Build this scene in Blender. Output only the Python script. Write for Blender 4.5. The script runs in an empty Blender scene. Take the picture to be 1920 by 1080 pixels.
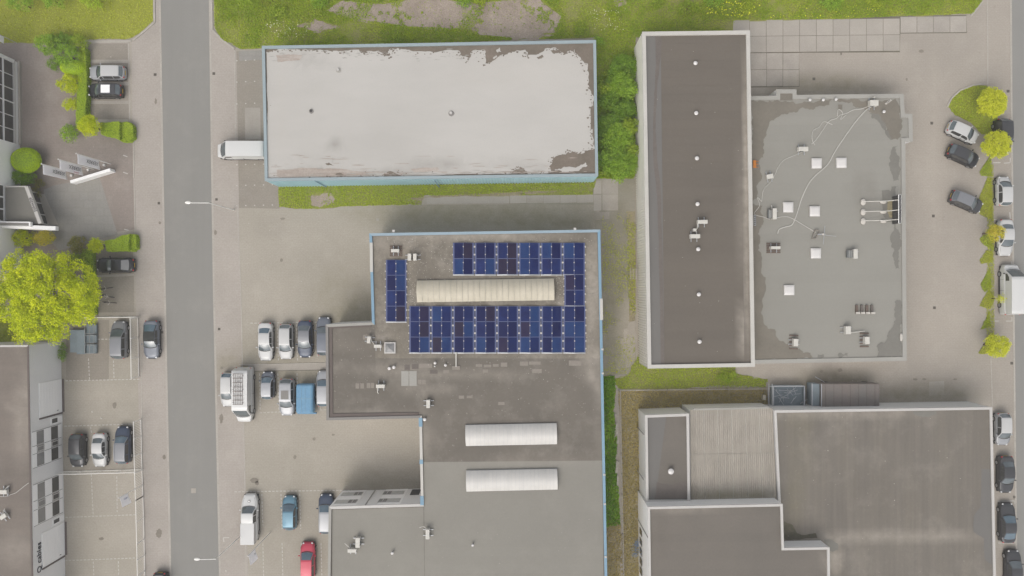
import bpy, bmesh, math, random
import numpy as np
from mathutils import Vector, Matrix
random.seed(7); rng = np.random.default_rng(7)
S = bpy.context.scene
# ---------------------------------------------------------------- camera, sky, sun, exposure
H = 86.0; F = 1290.0
cam = bpy.data.cameras.new('camera'); cam.sensor_width = 36; cam.lens = F/1920*36; cam.clip_end = 3000; cam.clip_start = 1
camo = bpy.data.objects.new('camera', cam); S.collection.objects.link(camo)
camo.location = (0, 0, H); camo.rotation_euler = (0, 0, 0); S.camera = camo
W = bpy.data.worlds.new("World"); S.world = W; W.use_nodes = True
wn = W.node_tree.nodes; wl = W.node_tree.links
bgn = wn['Background']; sky = wn.new('ShaderNodeTexSky'); sky.sky_type = 'NISHITA'; sky.sun_disc = False
SUN_EL = 52; SUN_AZ = 205      # the sun stands in the south-south-west
sky.sun_elevation = math.radians(SUN_EL); sky.sun_rotation = math.radians(SUN_AZ)
sky.air_density = 1.0; sky.dust_density = 4.0; sky.ozone_density = 1.0
hs = wn.new('ShaderNodeHueSaturation'); hs.inputs['Saturation'].default_value = 0.30
wl.new(sky.outputs[0], hs.inputs['Color']); wl.new(hs.outputs[0], bgn.inputs[0]); bgn.inputs[1].default_value = 0.15
sl = bpy.data.lights.new('sun', 'SUN'); sl.energy = 0.5; sl.angle = math.radians(55); sl.color = (1, .95, .88)
so = bpy.data.objects.new('sun', sl); S.collection.objects.link(so)
az = math.radians(SUN_AZ)
sd = Vector((math.sin(az)*math.cos(math.radians(SUN_EL)), math.cos(az)*math.cos(math.radians(SUN_EL)), math.sin(math.radians(SUN_EL))))
so.rotation_euler = sd.to_track_quat('Z', 'Y').to_euler(); so.location = sd*120
S.view_settings.view_transform = 'Standard'; S.view_settings.look = 'None'; S.view_settings.gamma = 1
S.view_settings.use_curve_mapping = False; S.view_settings.exposure = 0.49
COL = S.collection
# ---------------------------------------------------------------- helpers
def G(px, py, z=0.0):
    k = (H - z)/F
    return Vector(((px-960)*k, (540-py)*k, z))
def tag(o, label=None, cat=None, group=None, kind=None):
    if label: o['label'] = label
    if cat: o['category'] = cat
    if group: o['group'] = group
    if kind: o['kind'] = kind
    return o
def link(name, me, mat, parent=None):
    o = bpy.data.objects.new(name, me); COL.objects.link(o)
    if mat is not None and not me.materials:
        me.materials.append(mat)
    if parent is not None: o.parent = parent
    return o
def empty(name, loc=(0, 0, 0), rz=0, label=None, cat=None, group=None):
    o = bpy.data.objects.new(name, None); COL.objects.link(o)
    o.location = loc; o.rotation_euler = (0, 0, rz); o.empty_display_size = .3
    return tag(o, label, cat, group)
def mesh(name, verts, faces, smooth=False):
    me = bpy.data.meshes.new(name); me.from_pydata([tuple(v) for v in verts], [], faces)
    if smooth:
        me.polygons.foreach_set('use_smooth', [True]*len(me.polygons))
    me.update(); return me
def build(name, verts, faces, mat, parent=None, smooth=False):
    return link(name, mesh(name, verts, faces, smooth), mat, parent)
class MB:
    def __init__(s): s.v = []; s.f = []
    def add(s, v, f):
        n = len(s.v); s.v += [tuple(p) for p in v]; s.f += [tuple(i+n for i in q) for q in f]
    def box(s, x0, x1, y0, y1, z0, z1):
        s.add([(x0,y0,z0),(x1,y0,z0),(x1,y1,z0),(x0,y1,z0),(x0,y0,z1),(x1,y0,z1),(x1,y1,z1),(x0,y1,z1)],
              [(0,3,2,1),(4,5,6,7),(0,1,5,4),(1,2,6,5),(2,3,7,6),(3,0,4,7)])
    def prism(s, poly, z0, z1):
        n = len(poly)
        a = sum(poly[i][0]*poly[(i+1)%n][1]-poly[(i+1)%n][0]*poly[i][1] for i in range(n))
        if a < 0: poly = poly[::-1]
        s.add([(p[0],p[1],z0) for p in poly]+[(p[0],p[1],z1) for p in poly],
              [tuple(range(n))[::-1], tuple(range(n,2*n))]+[(i,(i+1)%n,n+(i+1)%n,n+i) for i in range(n)])
    def bar(s, a, b, w, h=None):
        a = Vector(a); b = Vector(b); d = (b-a)
        if d.length < 1e-6: return
        d.normalize(); h = h or w
        up = Vector((0,0,1)) if abs(d.z) < .95 else Vector((1,0,0))
        x = d.cross(up).normalized()*w/2; y = x.cross(d).normalized()*h/2
        v = [a-x-y, a+x-y, a+x+y, a-x+y, b-x-y, b+x-y, b+x+y, b-x+y]
        s.add(v, [(0,1,2,3),(7,6,5,4),(0,4,5,1),(1,5,6,2),(2,6,7,3),(3,7,4,0)])
    def cyl(s, c, r, z0, z1, n=16, r2=None):
        r2 = r if r2 is None else r2
        v = [(c[0]+r*math.cos(6.2832*i/n), c[1]+r*math.sin(6.2832*i/n), z0) for i in range(n)]
        v += [(c[0]+r2*math.cos(6.2832*i/n), c[1]+r2*math.sin(6.2832*i/n), z1) for i in range(n)]
        s.add(v, [tuple(range(n))[::-1], tuple(range(n,2*n))]+[(i,(i+1)%n,n+(i+1)%n,n+i) for i in range(n)])
    def tube(s, pts, r, n=6):
        pts = [Vector(p) for p in pts]; rings = []
        for i, p in enumerate(pts):
            d = (pts[min(i+1,len(pts)-1)]-pts[max(i-1,0)]).normalized()
            up = Vector((0,0,1)) if abs(d.z) < .9 else Vector((1,0,0))
            x = d.cross(up).normalized(); y = x.cross(d).normalized()
            rr = r[i] if isinstance(r, (list, tuple)) else r
            rings.append([p+x*rr*math.cos(6.2832*k/n)+y*rr*math.sin(6.2832*k/n) for k in range(n)])
        v = [q for R_ in rings for q in R_]; f = []
        for i in range(len(pts)-1):
            for k in range(n):
                f.append((i*n+k, i*n+(k+1)%n, (i+1)*n+(k+1)%n, (i+1)*n+k))
        f.append(tuple(range(n))[::-1]); f.append(tuple(range((len(pts)-1)*n, len(pts)*n)))
        s.add(v, f)
    def ell(s, c, rx, ry, rz, n=12, m=7, zmin=-1):
        v = []; f = []
        for j in range(m+1):
            t = -math.pi/2 + math.pi*j/m; zz = max(math.sin(t), zmin)
            for i in range(n):
                a = 6.2832*i/n
                v.append((c[0]+rx*math.cos(t)*math.cos(a), c[1]+ry*math.cos(t)*math.sin(a), c[2]+rz*zz))
        for j in range(m):
            for i in range(n):
                f.append((j*n+i, j*n+(i+1)%n, (j+1)*n+(i+1)%n, (j+1)*n+i))
        s.add(v, f)
    def build(s, name, mat, parent=None, smooth=False): return build(name, s.v, s.f, mat, parent, smooth)
def bev(o, w=.02, n=2):
    m = o.modifiers.new('bevel', 'BEVEL'); m.width = w; m.segments = n; m.limit_method = 'ANGLE'
    return o
def ccw(poly):
    n = len(poly)
    a = sum(poly[i][0]*poly[(i+1)%n][1]-poly[(i+1)%n][0]*poly[i][1] for i in range(n))
    return poly if a > 0 else poly[::-1]
def inset(poly, d):
    n = len(poly); out = []
    for i in range(n):
        p0 = Vector(poly[i-1][:2]); p1 = Vector(poly[i][:2]); p2 = Vector(poly[(i+1)%n][:2])
        a = (p1-p0).normalized(); b = (p2-p1).normalized()
        na = Vector((-a.y, a.x)); nb = Vector((-b.y, b.x))
        m = na+nb; m = m/max(m.length_squared, .05)*2
        out.append(p1+m*d)
    return out
def jag(poly, amp, step=.5, seed=0):
    r = random.Random(seed); P = [Vector(q[:2]) for q in poly]; n = len(P); out = []
    for i in range(n):
        a = P[i]; b = P[(i+1)%n]; seg = [a, b]; A = amp*1.1
        while (seg[1]-seg[0]).length > step and len(seg) < 700:
            L0 = (seg[1]-seg[0]).length; new = []
            for p, q in zip(seg[:-1], seg[1:]):
                d = q-p; nn = Vector((-d.y, d.x)).normalized(); o = r.uniform(-1, 1)*min(A, .22*L0)
                new += [p, p.lerp(q, r.uniform(.38,.62))+nn*o]
            seg = new+[seg[-1]]; A *= .72
        out += seg[:-1]
    return out
def in_poly(x, y, poly):
    c = np.zeros(len(x), bool); n = len(poly); j = n-1
    for i in range(n):
        xi, yi = poly[i][0], poly[i][1]; xj, yj = poly[j][0], poly[j][1]
        c ^= ((yi > y) != (yj > y)) & (x < (xj-xi)*(y-yi)/((yj-yi) or 1e-9)+xi)
        j = i
    return c
# value noise on numpy arrays
_T = rng.random((256, 256))
def vnoise(x, y, s):
    x = np.asarray(x)*s+37.3; y = np.asarray(y)*s+91.7
    xi = np.floor(x).astype(int); yi = np.floor(y).astype(int); fx = x-xi; fy = y-yi
    fx = fx*fx*(3-2*fx); fy = fy*fy*(3-2*fy)
    a = _T[xi%256, yi%256]; b = _T[(xi+1)%256, yi%256]; c = _T[xi%256, (yi+1)%256]; d = _T[(xi+1)%256, (yi+1)%256]
    return (a*(1-fx)+b*fx)*(1-fy)+(c*(1-fx)+d*fx)*fy
# ---------------------------------------------------------------- materials
def srgb(r, g, b, k=1.0):
    f = lambda c: ((c/255)/12.92 if c/255 <= .04045 else ((c/255+.055)/1.055)**2.4)*k
    return (f(r), f(g), f(b))
K = .80    # picture value -> base colour
def nd(nt, t, **kw):
    n = nt.nodes.new(t)
    for k, v in kw.items(): setattr(n, k, v)
    return n
def mixc(nt, fac, a, b, mode='MIX'):
    m = nd(nt, 'ShaderNodeMix', data_type='RGBA', blend_type=mode)
    for sock, v in ((m.inputs[0], fac), (m.inputs[6], a), (m.inputs[7], b)):
        if hasattr(v, 'is_linked'): nt.links.new(v, sock)
        elif isinstance(v, tuple): sock.default_value = (*v[:3], 1)
        else: sock.default_value = v
    return m.outputs[2]
def noise(nt, vec, scale, detail=4, rough=.6, lo=.35, hi=.65):
    n = nd(nt, 'ShaderNodeTexNoise'); n.inputs['Scale'].default_value = scale; n.inputs['Detail'].default_value = detail
    n.inputs['Roughness'].default_value = rough
    nt.links.new(vec, n.inputs['Vector'])
    r = nd(nt, 'ShaderNodeMapRange'); r.inputs[1].default_value = lo; r.inputs[2].default_value = hi
    nt.links.new(n.outputs[0], r.inputs[0]); return r.outputs[0]
def mulc(nt, v, k):
    m = nd(nt, 'ShaderNodeMath', operation='MULTIPLY'); nt.links.new(v, m.inputs[0]); m.inputs[1].default_value = k; return m.outputs[0]
def M(name, col, col2=None, s1=.15, a1=1.0, fine=.10, fs=6.0, rough=.85, metal=0, rnd=0, stretch=None, stain=False,
      spec=.3, coat=0, bump=0, bscale=8, brick=None, speck=0, streak=0, spots=0):
    m = bpy.data.materials.new(name); m.use_nodes = True; nt = m.node_tree; b = nt.nodes['Principled BSDF']
    b.inputs['Roughness'].default_value = rough; b.inputs['Metallic'].default_value = metal
    b.inputs['Specular IOR Level'].default_value = spec; b.inputs['Coat Weight'].default_value = coat
    b.inputs['Coat Roughness'].default_value = .08
    geo = nd(nt, 'ShaderNodeNewGeometry'); pos = geo.outputs['Position']; v = pos
    if stretch:
        mp = nd(nt, 'ShaderNodeMapping'); mp.inputs['Scale'].default_value = stretch; nt.links.new(pos, mp.inputs[0]); v = mp.outputs[0]
    c = tuple(col)
    if col2 is not None:
        c = mixc(nt, noise(nt, v, s1, 6, .62, .5-.22/a1, .5+.22/a1), tuple(col), tuple(col2))
    if brick:
        br = nd(nt, 'ShaderNodeTexBrick'); br.inputs['Scale'].default_value = 1; br.inputs['Brick Width'].default_value = brick[0]
        br.inputs['Row Height'].default_value = brick[1]; br.inputs['Mortar Size'].default_value = brick[2]
        br.inputs[1].default_value = (1,1,1,1); br.inputs[2].default_value = (.86,.85,.83,1); br.inputs[3].default_value = (.68,.66,.62,1)
        nt.links.new(pos, br.inputs[0]); c = mixc(nt, brick[3], c, br.outputs[0], 'MULTIPLY')
    if streak:
        mp2 = nd(nt, 'ShaderNodeMapping'); mp2.inputs['Scale'].default_value = (streak[0], streak[1], 1); nt.links.new(pos, mp2.inputs[0])
        n2 = noise(nt, mp2.outputs[0], 1, 4, .6, .3, .7)
        g2 = nd(nt, 'ShaderNodeMapRange'); g2.inputs[3].default_value = 1-streak[2]; g2.inputs[4].default_value = 1+streak[2]
        nt.links.new(n2, g2.inputs[0])
        cc = nd(nt, 'ShaderNodeCombineColor'); [nt.links.new(g2.outputs[0], cc.inputs[i]) for i in range(3)]
        c = mixc(nt, 1.0, c, cc.outputs[0], 'MULTIPLY')
    if spots:
        sp2 = noise(nt, pos, 1.1, 3, .6, .66, .80); c = mixc(nt, mulc(nt, sp2, .32*spots), c, srgb(122,112,100,K))
        sp3 = noise(nt, pos, .30, 5, .7, .50, .72); c = mixc(nt, mulc(nt, sp3, .30*spots), c, srgb(192,184,172,K))
        sp4 = noise(nt, pos, 3.2, 2, .5, .72, .78); c = mixc(nt, mulc(nt, sp4, .5*spots), c, srgb(206,198,186,K))
    if stain:
        at = nd(nt, 'ShaderNodeAttribute', attribute_name='stain'); sp = nd(nt, 'ShaderNodeSeparateColor')
        nt.links.new(at.outputs['Color'], sp.inputs[0])
        nn = noise(nt, pos, .7, 6, .65, .1, .70)
        cols = [srgb(128,122,92,K), srgb(104,97,88,K), srgb(196,186,172,K)]
        for i in range(3):
            mu = nd(nt, 'ShaderNodeMath', operation='MULTIPLY'); nt.links.new(sp.outputs[i], mu.inputs[0]); nt.links.new(nn, mu.inputs[1])
            mu.use_clamp = True
            c = mixc(nt, mu.outputs[0], c, cols[i])
    if fine:
        n = noise(nt, pos, fs, 5, .7, .3, .7)
        g = nd(nt, 'ShaderNodeMapRange'); g.inputs[3].default_value = 1-fine; g.inputs[4].default_value = 1+fine
        nt.links.new(n, g.inputs[0])
        cc = nd(nt, 'ShaderNodeCombineColor'); [nt.links.new(g.outputs[0], cc.inputs[i]) for i in range(3)]
        c = mixc(nt, 1.0, c, cc.outputs[0], 'MULTIPLY')
    if rnd:
        oi = nd(nt, 'ShaderNodeObjectInfo'); g = nd(nt, 'ShaderNodeMapRange')
        g.inputs[3].default_value = 1-rnd; g.inputs[4].default_value = 1+rnd; nt.links.new(oi.outputs['Random'], g.inputs[0])
        cc = nd(nt, 'ShaderNodeCombineColor'); [nt.links.new(g.outputs[0], cc.inputs[i]) for i in range(3)]
        c = mixc(nt, 1.0, c, cc.outputs[0], 'MULTIPLY')
    if isinstance(c, tuple): b.inputs['Base Color'].default_value = (*c[:3], 1)
    else: nt.links.new(c, b.inputs['Base Color'])
    if bump:
        nb = nd(nt, 'ShaderNodeTexNoise'); nb.inputs['Scale'].default_value = bscale; nt.links.new(pos, nb.inputs[0])
        bp = nd(nt, 'ShaderNodeBump'); bp.inputs['Strength'].default_value = bump; bp.inputs['Distance'].default_value = .05
        nt.links.new(nb.outputs[0], bp.inputs['Height']); nt.links.new(bp.outputs[0], b.inputs['Normal'])
    return m
def MV(name, c0, c1, c2, rough=.7, trans=.25, g=1.75):
    c0, c1, c2 = [(min(.75, c[0]*g*1.42), min(.75, c[1]*g*1.36), c[2]*g*.72) for c in (c0, c1, c2)]      # foliage: three tones picked leaf by leaf
    m = bpy.data.materials.new(name); m.use_nodes = True; nt = m.node_tree; b = nt.nodes['Principled BSDF']
    b.inputs['Roughness'].default_value = rough; b.inputs['Specular IOR Level'].default_value = .15
    at = nd(nt, 'ShaderNodeAttribute', attribute_name='tone'); r = nd(nt, 'ShaderNodeValToRGB'); e = r.color_ramp.elements
    e[0].position = 0.05; e[0].color = (*c0, 1); e[1].position = .95; e[1].color = (*c2, 1)
    k = e.new(.5); k.color = (*c1, 1)
    nt.links.new(at.outputs['Fac'], r.inputs[0]); nt.links.new(r.outputs[0], b.inputs['Base Color'])
    if trans:
        t = nd(nt, 'ShaderNodeBsdfTranslucent'); nt.links.new(r.outputs[0], t.inputs[0]); mx = nd(nt, 'ShaderNodeMixShader')
        mx.inputs[0].default_value = trans; nt.links.new(b.outputs[0], mx.inputs[1]); nt.links.new(t.outputs[0], mx.inputs[2])
        nt.links.new(mx.outputs[0], nt.nodes['Material Output'].inputs[0])
    return m
s_ = lambda r, g, b: srgb(r, g, b, K)
BR = (.42, .21, .03, .22)
m_base = M('paving_beige', s_(179,171,158), s_(168,160,149), s1=.12, fine=.09, fs=5, stain=True, brick=BR, spots=1)
m_walk = M('paving_walk', s_(184,175,166), s_(171,163,153), s1=.2, fine=.08, fs=4, stain=True, brick=BR, spots=1)
m_yard = M('paving_yard', s_(178,170,157), s_(168,161,147), s1=.10, fine=.10, fs=5, stain=True, brick=BR, spots=1)
m_east = M('paving_east', s_(178,169,157), s_(166,158,147), s1=.09, fine=.08, fs=5, stain=True, brick=BR, spots=1)
m_fore = M('paving_forecourt', s_(160,148,139), s_(147,137,129), s1=.2, fine=.10, fs=4, stain=True, brick=BR, spots=1)
m_bay = M('paving_bay', s_(161,153,141), s_(147,139,128), s1=.3, fine=.11, fs=5, stain=True, brick=BR, spots=1)
m_ent = M('paving_grey', s_(163,159,151), s_(150,147,141), s1=.3, fine=.08, fs=5, brick=(1.0, 1.0, .03, .4))
m_road = M('asphalt', s_(148,145,139), s_(142,140,134), s1=.08, fine=.06, fs=14, rough=.9, stretch=(1,.25,1), streak=(1.1,.03,.022), spots=.35)
m_road2 = M('asphalt_dark', s_(150,148,142), s_(143,141,136), s1=.1, fine=.05, fs=12)
m_kerb = M('kerb_concrete', s_(190,183,172), s_(172,165,155), s1=.6, fine=.12)
m_slab = M('concrete_slab', s_(183,175,164), s_(166,159,149), s1=.5, fine=.08, rnd=.05, stain=True)
m_slabg = M('concrete_slab_grey', s_(182,174,163), s_(172,165,154), s1=.5, fine=.06, rnd=.04)
m_slabd = M('concrete_slab_mossy', s_(162,156,143), s_(146,141,124), s1=.25, fine=.10, rnd=.008, stain=True, spots=1)
m_joint = M('joint_dirt', s_(126,119,106), s_(108,104,88), s1=.8, fine=.15)
m_paint = M('road_paint', s_(212,208,200), s_(188,182,172), s1=1.5, fine=.1)
m_dirt = M('gravel', s_(182,167,153), s_(152,138,124), s1=.35, fine=.28, fs=9, bump=.5)
m_soil = M('soil', s_(140,148,62), s_(150,146,92), s1=.35, fine=.25, fs=5, bump=.6)
m_lawn = M('lawn_ground', s_(158,160,66), s_(142,150,48), s1=.16, fine=.12, fs=3)
m_drys = M('dry_soil', s_(166,154,126), s_(142,133,100), s1=.5, fine=.28, fs=5, bump=.6)
m_gdark = M('drain_iron', s_(104,98,90), fine=.2)
m_rA = M('roof_white', s_(200,196,189), s_(188,184,177), s1=.10, fine=.025, fs=5, stretch=(.6,1.6,1), stain=True)
m_rAb = M('roof_bare', s_(134,122,110), s_(112,104,92), s1=.5, fine=.16, fs=4)
m_rust = M('roof_rust', s_(192,182,172), s_(164,150,138), s1=.9, fine=.12, fs=4, stretch=(.35,2.5,1))
m_rBr = M('roof_brown', s_(121,114,104), s_(112,106,97), s1=.22, fine=.05, fs=4, rnd=.022, stain=True, spots=.7)
m_rBu = M('roof_solar_field', s_(140,132,119), s_(116,109,98), s1=.4, fine=.12, fs=3, rnd=.03, stain=True, spots=1.3)
m_rC = M('roof_umber', s_(115,107,97), s_(108,101,92), s1=.12, fine=.04, fs=4, rnd=.018, stretch=(.4,2,1), stain=True)
m_rCb = M('roof_slate_band', s_(121,118,113), s_(115,112,108), s1=.2, fine=.03)
m_rD = M('roof_grey', s_(155,152,143), s_(149,146,137), s1=.1, fine=.025, fs=4, rnd=.018, stain=True)
m_rDl = M('roof_grey_lower', s_(150,146,136), s_(142,138,129), s1=.1, fine=.03, fs=4, rnd=.014, stain=True, spots=.3)
m_rDm = M('roof_damp', s_(134,127,115), s_(122,116,105), s1=.4, fine=.06, fs=3)
m_rDg = M('roof_damp_grey', s_(133,130,122), s_(126,123,115), s1=.4, fine=.05, fs=3)
m_rE = M('roof_taupe', s_(128,121,110), s_(117,111,103), s1=.18, fine=.05, fs=4, rnd=.035, stretch=(2,.5,1), stain=True, streak=(3,.10,.06), spots=.5)
m_rE3 = M('roof_taupe_dark', s_(123,116,107), s_(114,108,100), s1=.15, fine=.05, fs=4, rnd=.02, stain=True)
m_rF = M('corrugated_sheet', s_(172,164,152), s_(156,149,138), s1=.5, fine=.06, streak=(5,.08,.10), stain=True)
m_rH = M('roof_west', s_(134,124,114), s_(120,111,103), s1=.25, fine=.06, fs=4, rnd=.02, stretch=(.5,2,1), stain=True)
m_mossd = M('dark_moss', s_(84,82,66), s_(104,98,82), s1=1.2, fine=.2, fs=5)
m_patch = M('roof_patch', s_(152,144,134), s_(141,133,123), s1=1, fine=.08)
m_patchd = M('roof_patch_dark', s_(118,110,103), s_(108,101,95), s1=1, fine=.08)
m_blue = M('blue_metal', s_(160,178,188), s_(150,170,180), s1=.3, fine=.05, rough=.5)
m_blueA = M('pale_blue_metal', s_(162,175,178), s_(154,168,172), s1=.3, fine=.05, rough=.5)
m_blue2 = M('blue_coping', s_(136,168,188), s_(126,158,178), s1=.3, fine=.05, rough=.5)
m_white = M('white_metal', s_(205,201,195), s_(196,192,186), s1=.4, fine=.04, rough=.5)
m_blueW = M('pale_blue_wall', srgb(170,200,208), srgb(160,190,198), s1=.3, fine=.04, rough=.5)
m_creamW = M('cream_wall', srgb(226,222,212), srgb(216,212,202), s1=.3, fine=.05, rough=.5)
m_cream = M('cream_metal', s_(206,202,194), s_(196,192,183), s1=.4, fine=.05, rough=.5)
m_wpan = M('white_panel', srgb(234,232,229), fine=.02, rough=.5)
m_gpan = M('grey_panel', srgb(220,218,215), srgb(214,212,209), s1=.2, fine=.02, rough=.5)
m_wallg = M('grey_wall', srgb(214,213,210), srgb(206,205,202), s1=.3, fine=.04, rough=.6)
m_dgrey = M('dark_coping', s_(142,138,133), fine=.08)
m_kgrey = M('kerb_roof', s_(112,102,96), s_(104,95,90), s1=.5, fine=.06)
m_dcop = M('grey_coping', s_(172,169,161), s_(164,161,153), s1=.4, fine=.04)
m_dark = M('dark_trim', s_(78,76,74), fine=.05)
m_lamp = M('galvanised', srgb(226,223,216), fine=.04, rough=.5)
m_steel = M('steel', s_(160,160,158), fine=.05, rough=.45, metal=.3)
m_ac = M('ac_casing', s_(218,214,204), s_(204,200,190), s1=2, fine=.05, rough=.5)
m_acg = M('ac_grille', s_(118,120,118), fine=.2, fs=20)
m_grid = M('grille_dark', s_(86,84,80), fine=.2)
m_dome = M('dome_acrylic', s_(226,222,217), s_(220,216,211), s1=1, fine=.02, rough=.25, spec=.5)
m_vault = M('vault_cream', s_(208,199,180), s_(192,184,164), s1=.5, fine=.05, rough=.5, streak=(2.5,.1,.05))
m_vaultw = M('vault_white', s_(220,216,209), s_(208,205,199), s1=.5, fine=.03, rough=.4, streak=(1.2,.1,.05))
m_frame = M('alu_frame', s_(190,192,194), fine=.03, rough=.35, metal=.3)
m_tyre = M('tyre', s_(52,50,48), fine=.1)
m_rim = M('rim', s_(168,168,168), rough=.35, metal=.5, fine=0)
m_trim = M('car_trim', s_(62,60,58), fine=0, rough=.6)
m_lamp_w = M('headlight_lens', s_(226,226,224), fine=0, rough=.1, spec=.6)
m_lamp_r = M('tail_lens', s_(205,40,48), fine=0, rough=.2, spec=.6)
m_plate = M('number_plate', s_(214,180,60), fine=0)
m_glass = M('car_glass', (.055,.07,.075), (.11,.13,.135), s1=.9, a1=.8, fine=0, rough=.12, spec=1.0, coat=.6)  # base colours raised to imitate the reflected sky
m_glassb = M('car_glass_blue', (.035,.07,.10), (.10,.15,.18), s1=.9, a1=.8, fine=0, rough=.12, spec=1.0, coat=.6)
m_win = M('window_glass', (.045,.045,.042), (.07,.068,.064), s1=.5, fine=0, rough=.1, spec=.8)
m_wing = M('window_glass_pale', s_(152,150,147), s_(136,135,133), s1=.8, fine=0, rough=.2, spec=.8)
m_tarp = M('blue_tarpaulin', s_(118,162,190), s_(104,148,180), s1=1.2, fine=.06, rough=.5, bump=.4, bscale=3)
m_orange = M('orange_paint', s_(200,128,62), fine=.05)
m_wood = M('weathered_wood', s_(98,80,72), fine=.15)
m_pal = M('pallet_wood', s_(112,98,88), fine=.15)
m_cable = M('cable_sheath', s_(204,200,192), fine=.03)
m_cont = M('container_roof', s_(122,119,115), s_(132,121,114), s1=.5, fine=.06)
m_contb = M('container_blue_grey', s_(140,152,158), s_(128,138,142), s1=.8, fine=.06)
m_bark = M('bark', s_(100,86,70), fine=.2)
m_blk = M('black_cloth', s_(62,64,62), fine=.05, rough=.9)
m_winl = M('window_pale_blind', srgb(176,176,172), fine=0, rough=.3)
m_flag = M('flag_cloth', srgb(236,234,235), fine=.02)
m_ink = M('ink', s_(58,58,62), fine=0)
m_inkr = M('ink_red', s_(190,100,110), fine=0)
m_inkb = M('ink_blue', s_(110,120,160), fine=0)
m_bag = M('ballast_bag', s_(204,198,188), fine=.1)
m_rubble = M('rubble', s_(196,190,178), s_(160,152,140), s1=1, fine=.15, rnd=.1)
m_bluesc = M('blue_scrap', s_(134,152,176), fine=.1)
_n = m_flag.node_tree; _b = _n.nodes['Principled BSDF']; _t = nd(_n, 'ShaderNodeBsdfTranslucent'); _t.inputs[0].default_value = (.86,.85,.85,1)
_m = nd(_n, 'ShaderNodeMixShader'); _m.inputs[0].default_value = .5; _n.links.new(_b.outputs[0], _m.inputs[1]); _n.links.new(_t.outputs[0], _m.inputs[2]); _n.links.new(_m.outputs[0], _n.nodes['Material Output'].inputs[0])
f_lime = MV('leaf_lime', s_(112,128,22), s_(142,154,24), s_(164,172,40))
f_yell = MV('leaf_yellow_green', s_(126,136,34), s_(150,156,50), s_(170,170,74))
f_mid = MV('leaf_mid', s_(76,100,42), s_(100,128,52), s_(128,150,72))
f_dark = MV('leaf_dark', s_(62,88,38), s_(84,112,46), s_(110,134,62))
f_ball = MV('leaf_clipped', s_(106,130,24), s_(124,146,30), s_(138,158,42), trans=.1)
f_hedge = MV('leaf_hedge', s_(98,120,38), s_(114,134,46), s_(130,146,60), trans=.1)
f_brown = MV('leaf_brown', s_(78,82,46), s_(100,102,64), s_(122,114,84))
f_gold = MV('leaf_gold', s_(124,122,44), s_(148,144,60), s_(166,154,88))
f_grass = MV('blade_grass', s_(100,122,34), s_(124,142,44), s_(146,154,70), trans=.1, g=1.3)
f_lawn = MV('blade_lawn', s_(120,132,46), s_(134,142,60), s_(148,150,82), trans=.1, g=1.4)
f_wild = MV('blade_wild', s_(84,108,36), s_(112,134,46), s_(138,150,70), trans=.1, g=1.3)
f_dry = MV('blade_dry', s_(88,84,52), s_(122,112,88), s_(150,140,128), trans=.1, g=1.5)
f_ivy = MV('leaf_ivy', s_(50,82,22), s_(76,112,30), s_(120,150,56), trans=.1, g=1.4)
f_flow = MV('petal_white', s_(190,190,170), s_(206,204,190), s_(214,212,200), trans=.1)
f_flowy = MV('petal_yellow', s_(176,172,40), s_(196,186,50), s_(206,196,80), trans=.1)
def haze():
    mb = MB(); mb.box(-420,420,-420,420,-1.0,88.0); m = bpy.data.materials.new('haze_air'); m.use_nodes = True; nt = m.node_tree
    nt.nodes.remove(nt.nodes['Principled BSDF']); v = nt.nodes.new('ShaderNodeVolumePrincipled'); v.inputs['Density'].default_value = HAZE
    v.inputs['Color'].default_value = (.93,.91,.88,1); v.inputs['Anisotropy'].default_value = 0
    nt.links.new(v.outputs[0], nt.nodes['Material Output'].inputs['Volume']); o = mb.build('haze', m); o['kind'] = 'stuff'
    tag(o, 'thin pale haze in the air over the whole industrial estate', 'haze')
HAZE = .0006
haze()
# ---------------------------------------------------------------- stains (moss, dark dirt, pale wear) and painted notch shade per place
# (cx, cy, rx, ry) in photograph pixels on the ground or roof plane; kind 0 moss, 1 dark, 2 pale
ST = [(880,402,240,30,0,.75),(1010,415,150,22,0,.8),(1060,400,90,34,0,.4),(670,590,60,45,0,.75),(640,560,60,60,0,.35),(740,900,75,40,1,.2),  # last entry paints shade into the notch of B
      (700,905,80,26,0,.4),(600,1000,200,120,1,.1),(680,590,40,30,0,.5),(500,560,60,40,2,.2),(1560,160,110,18,0,.7),(1480,175,60,15,0,.6),(1620,165,90,14,1,.3),  # first entry: mossy tint, mostly notch shade put into the colour
      (1160,600,40,120,0,.5),(1170,450,30,80,0,.5),(1150,420,50,60,1,.2),(1180,620,18,70,2,.7),(1740,740,110,22,0,.75),(1560,715,90,20,0,.8),(1550,700,40,16,1,.6),
      (1830,765,40,30,2,.4),(500,690,130,70,0,.3),(560,712,90,24,0,.5),(530,680,90,12,0,.6),(620,605,60,12,0,.5),(470,745,16,40,1,.35),
      (590,790,180,60,2,.15),(200,740,90,20,2,.3),(190,1000,80,40,2,.2),(640,520,100,70,1,.10),(505,430,40,20,1,.2),(130,420,60,50,1,.2),
      (80,330,30,60,1,.35),(60,180,40,60,1,.2),(1690,300,30,60,2,.3),(1620,110,120,30,2,.2),(1750,290,20,220,2,.25),(1775,560,60,90,2,.18),
      (415,730,14,30,1,.3),(445,480,60,80,2,.15),(150,830,40,40,1,.3),(225,640,40,50,1,.2),(130,650,30,60,1,.25),(1880,300,30,200,1,.12),
      (1815,290,40,80,1,.2),(430,680,40,20,0,.6),(690,820,110,30,2,.12),(1450,700,120,16,2,.35),(1190,670,40,30,1,.3)]
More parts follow.
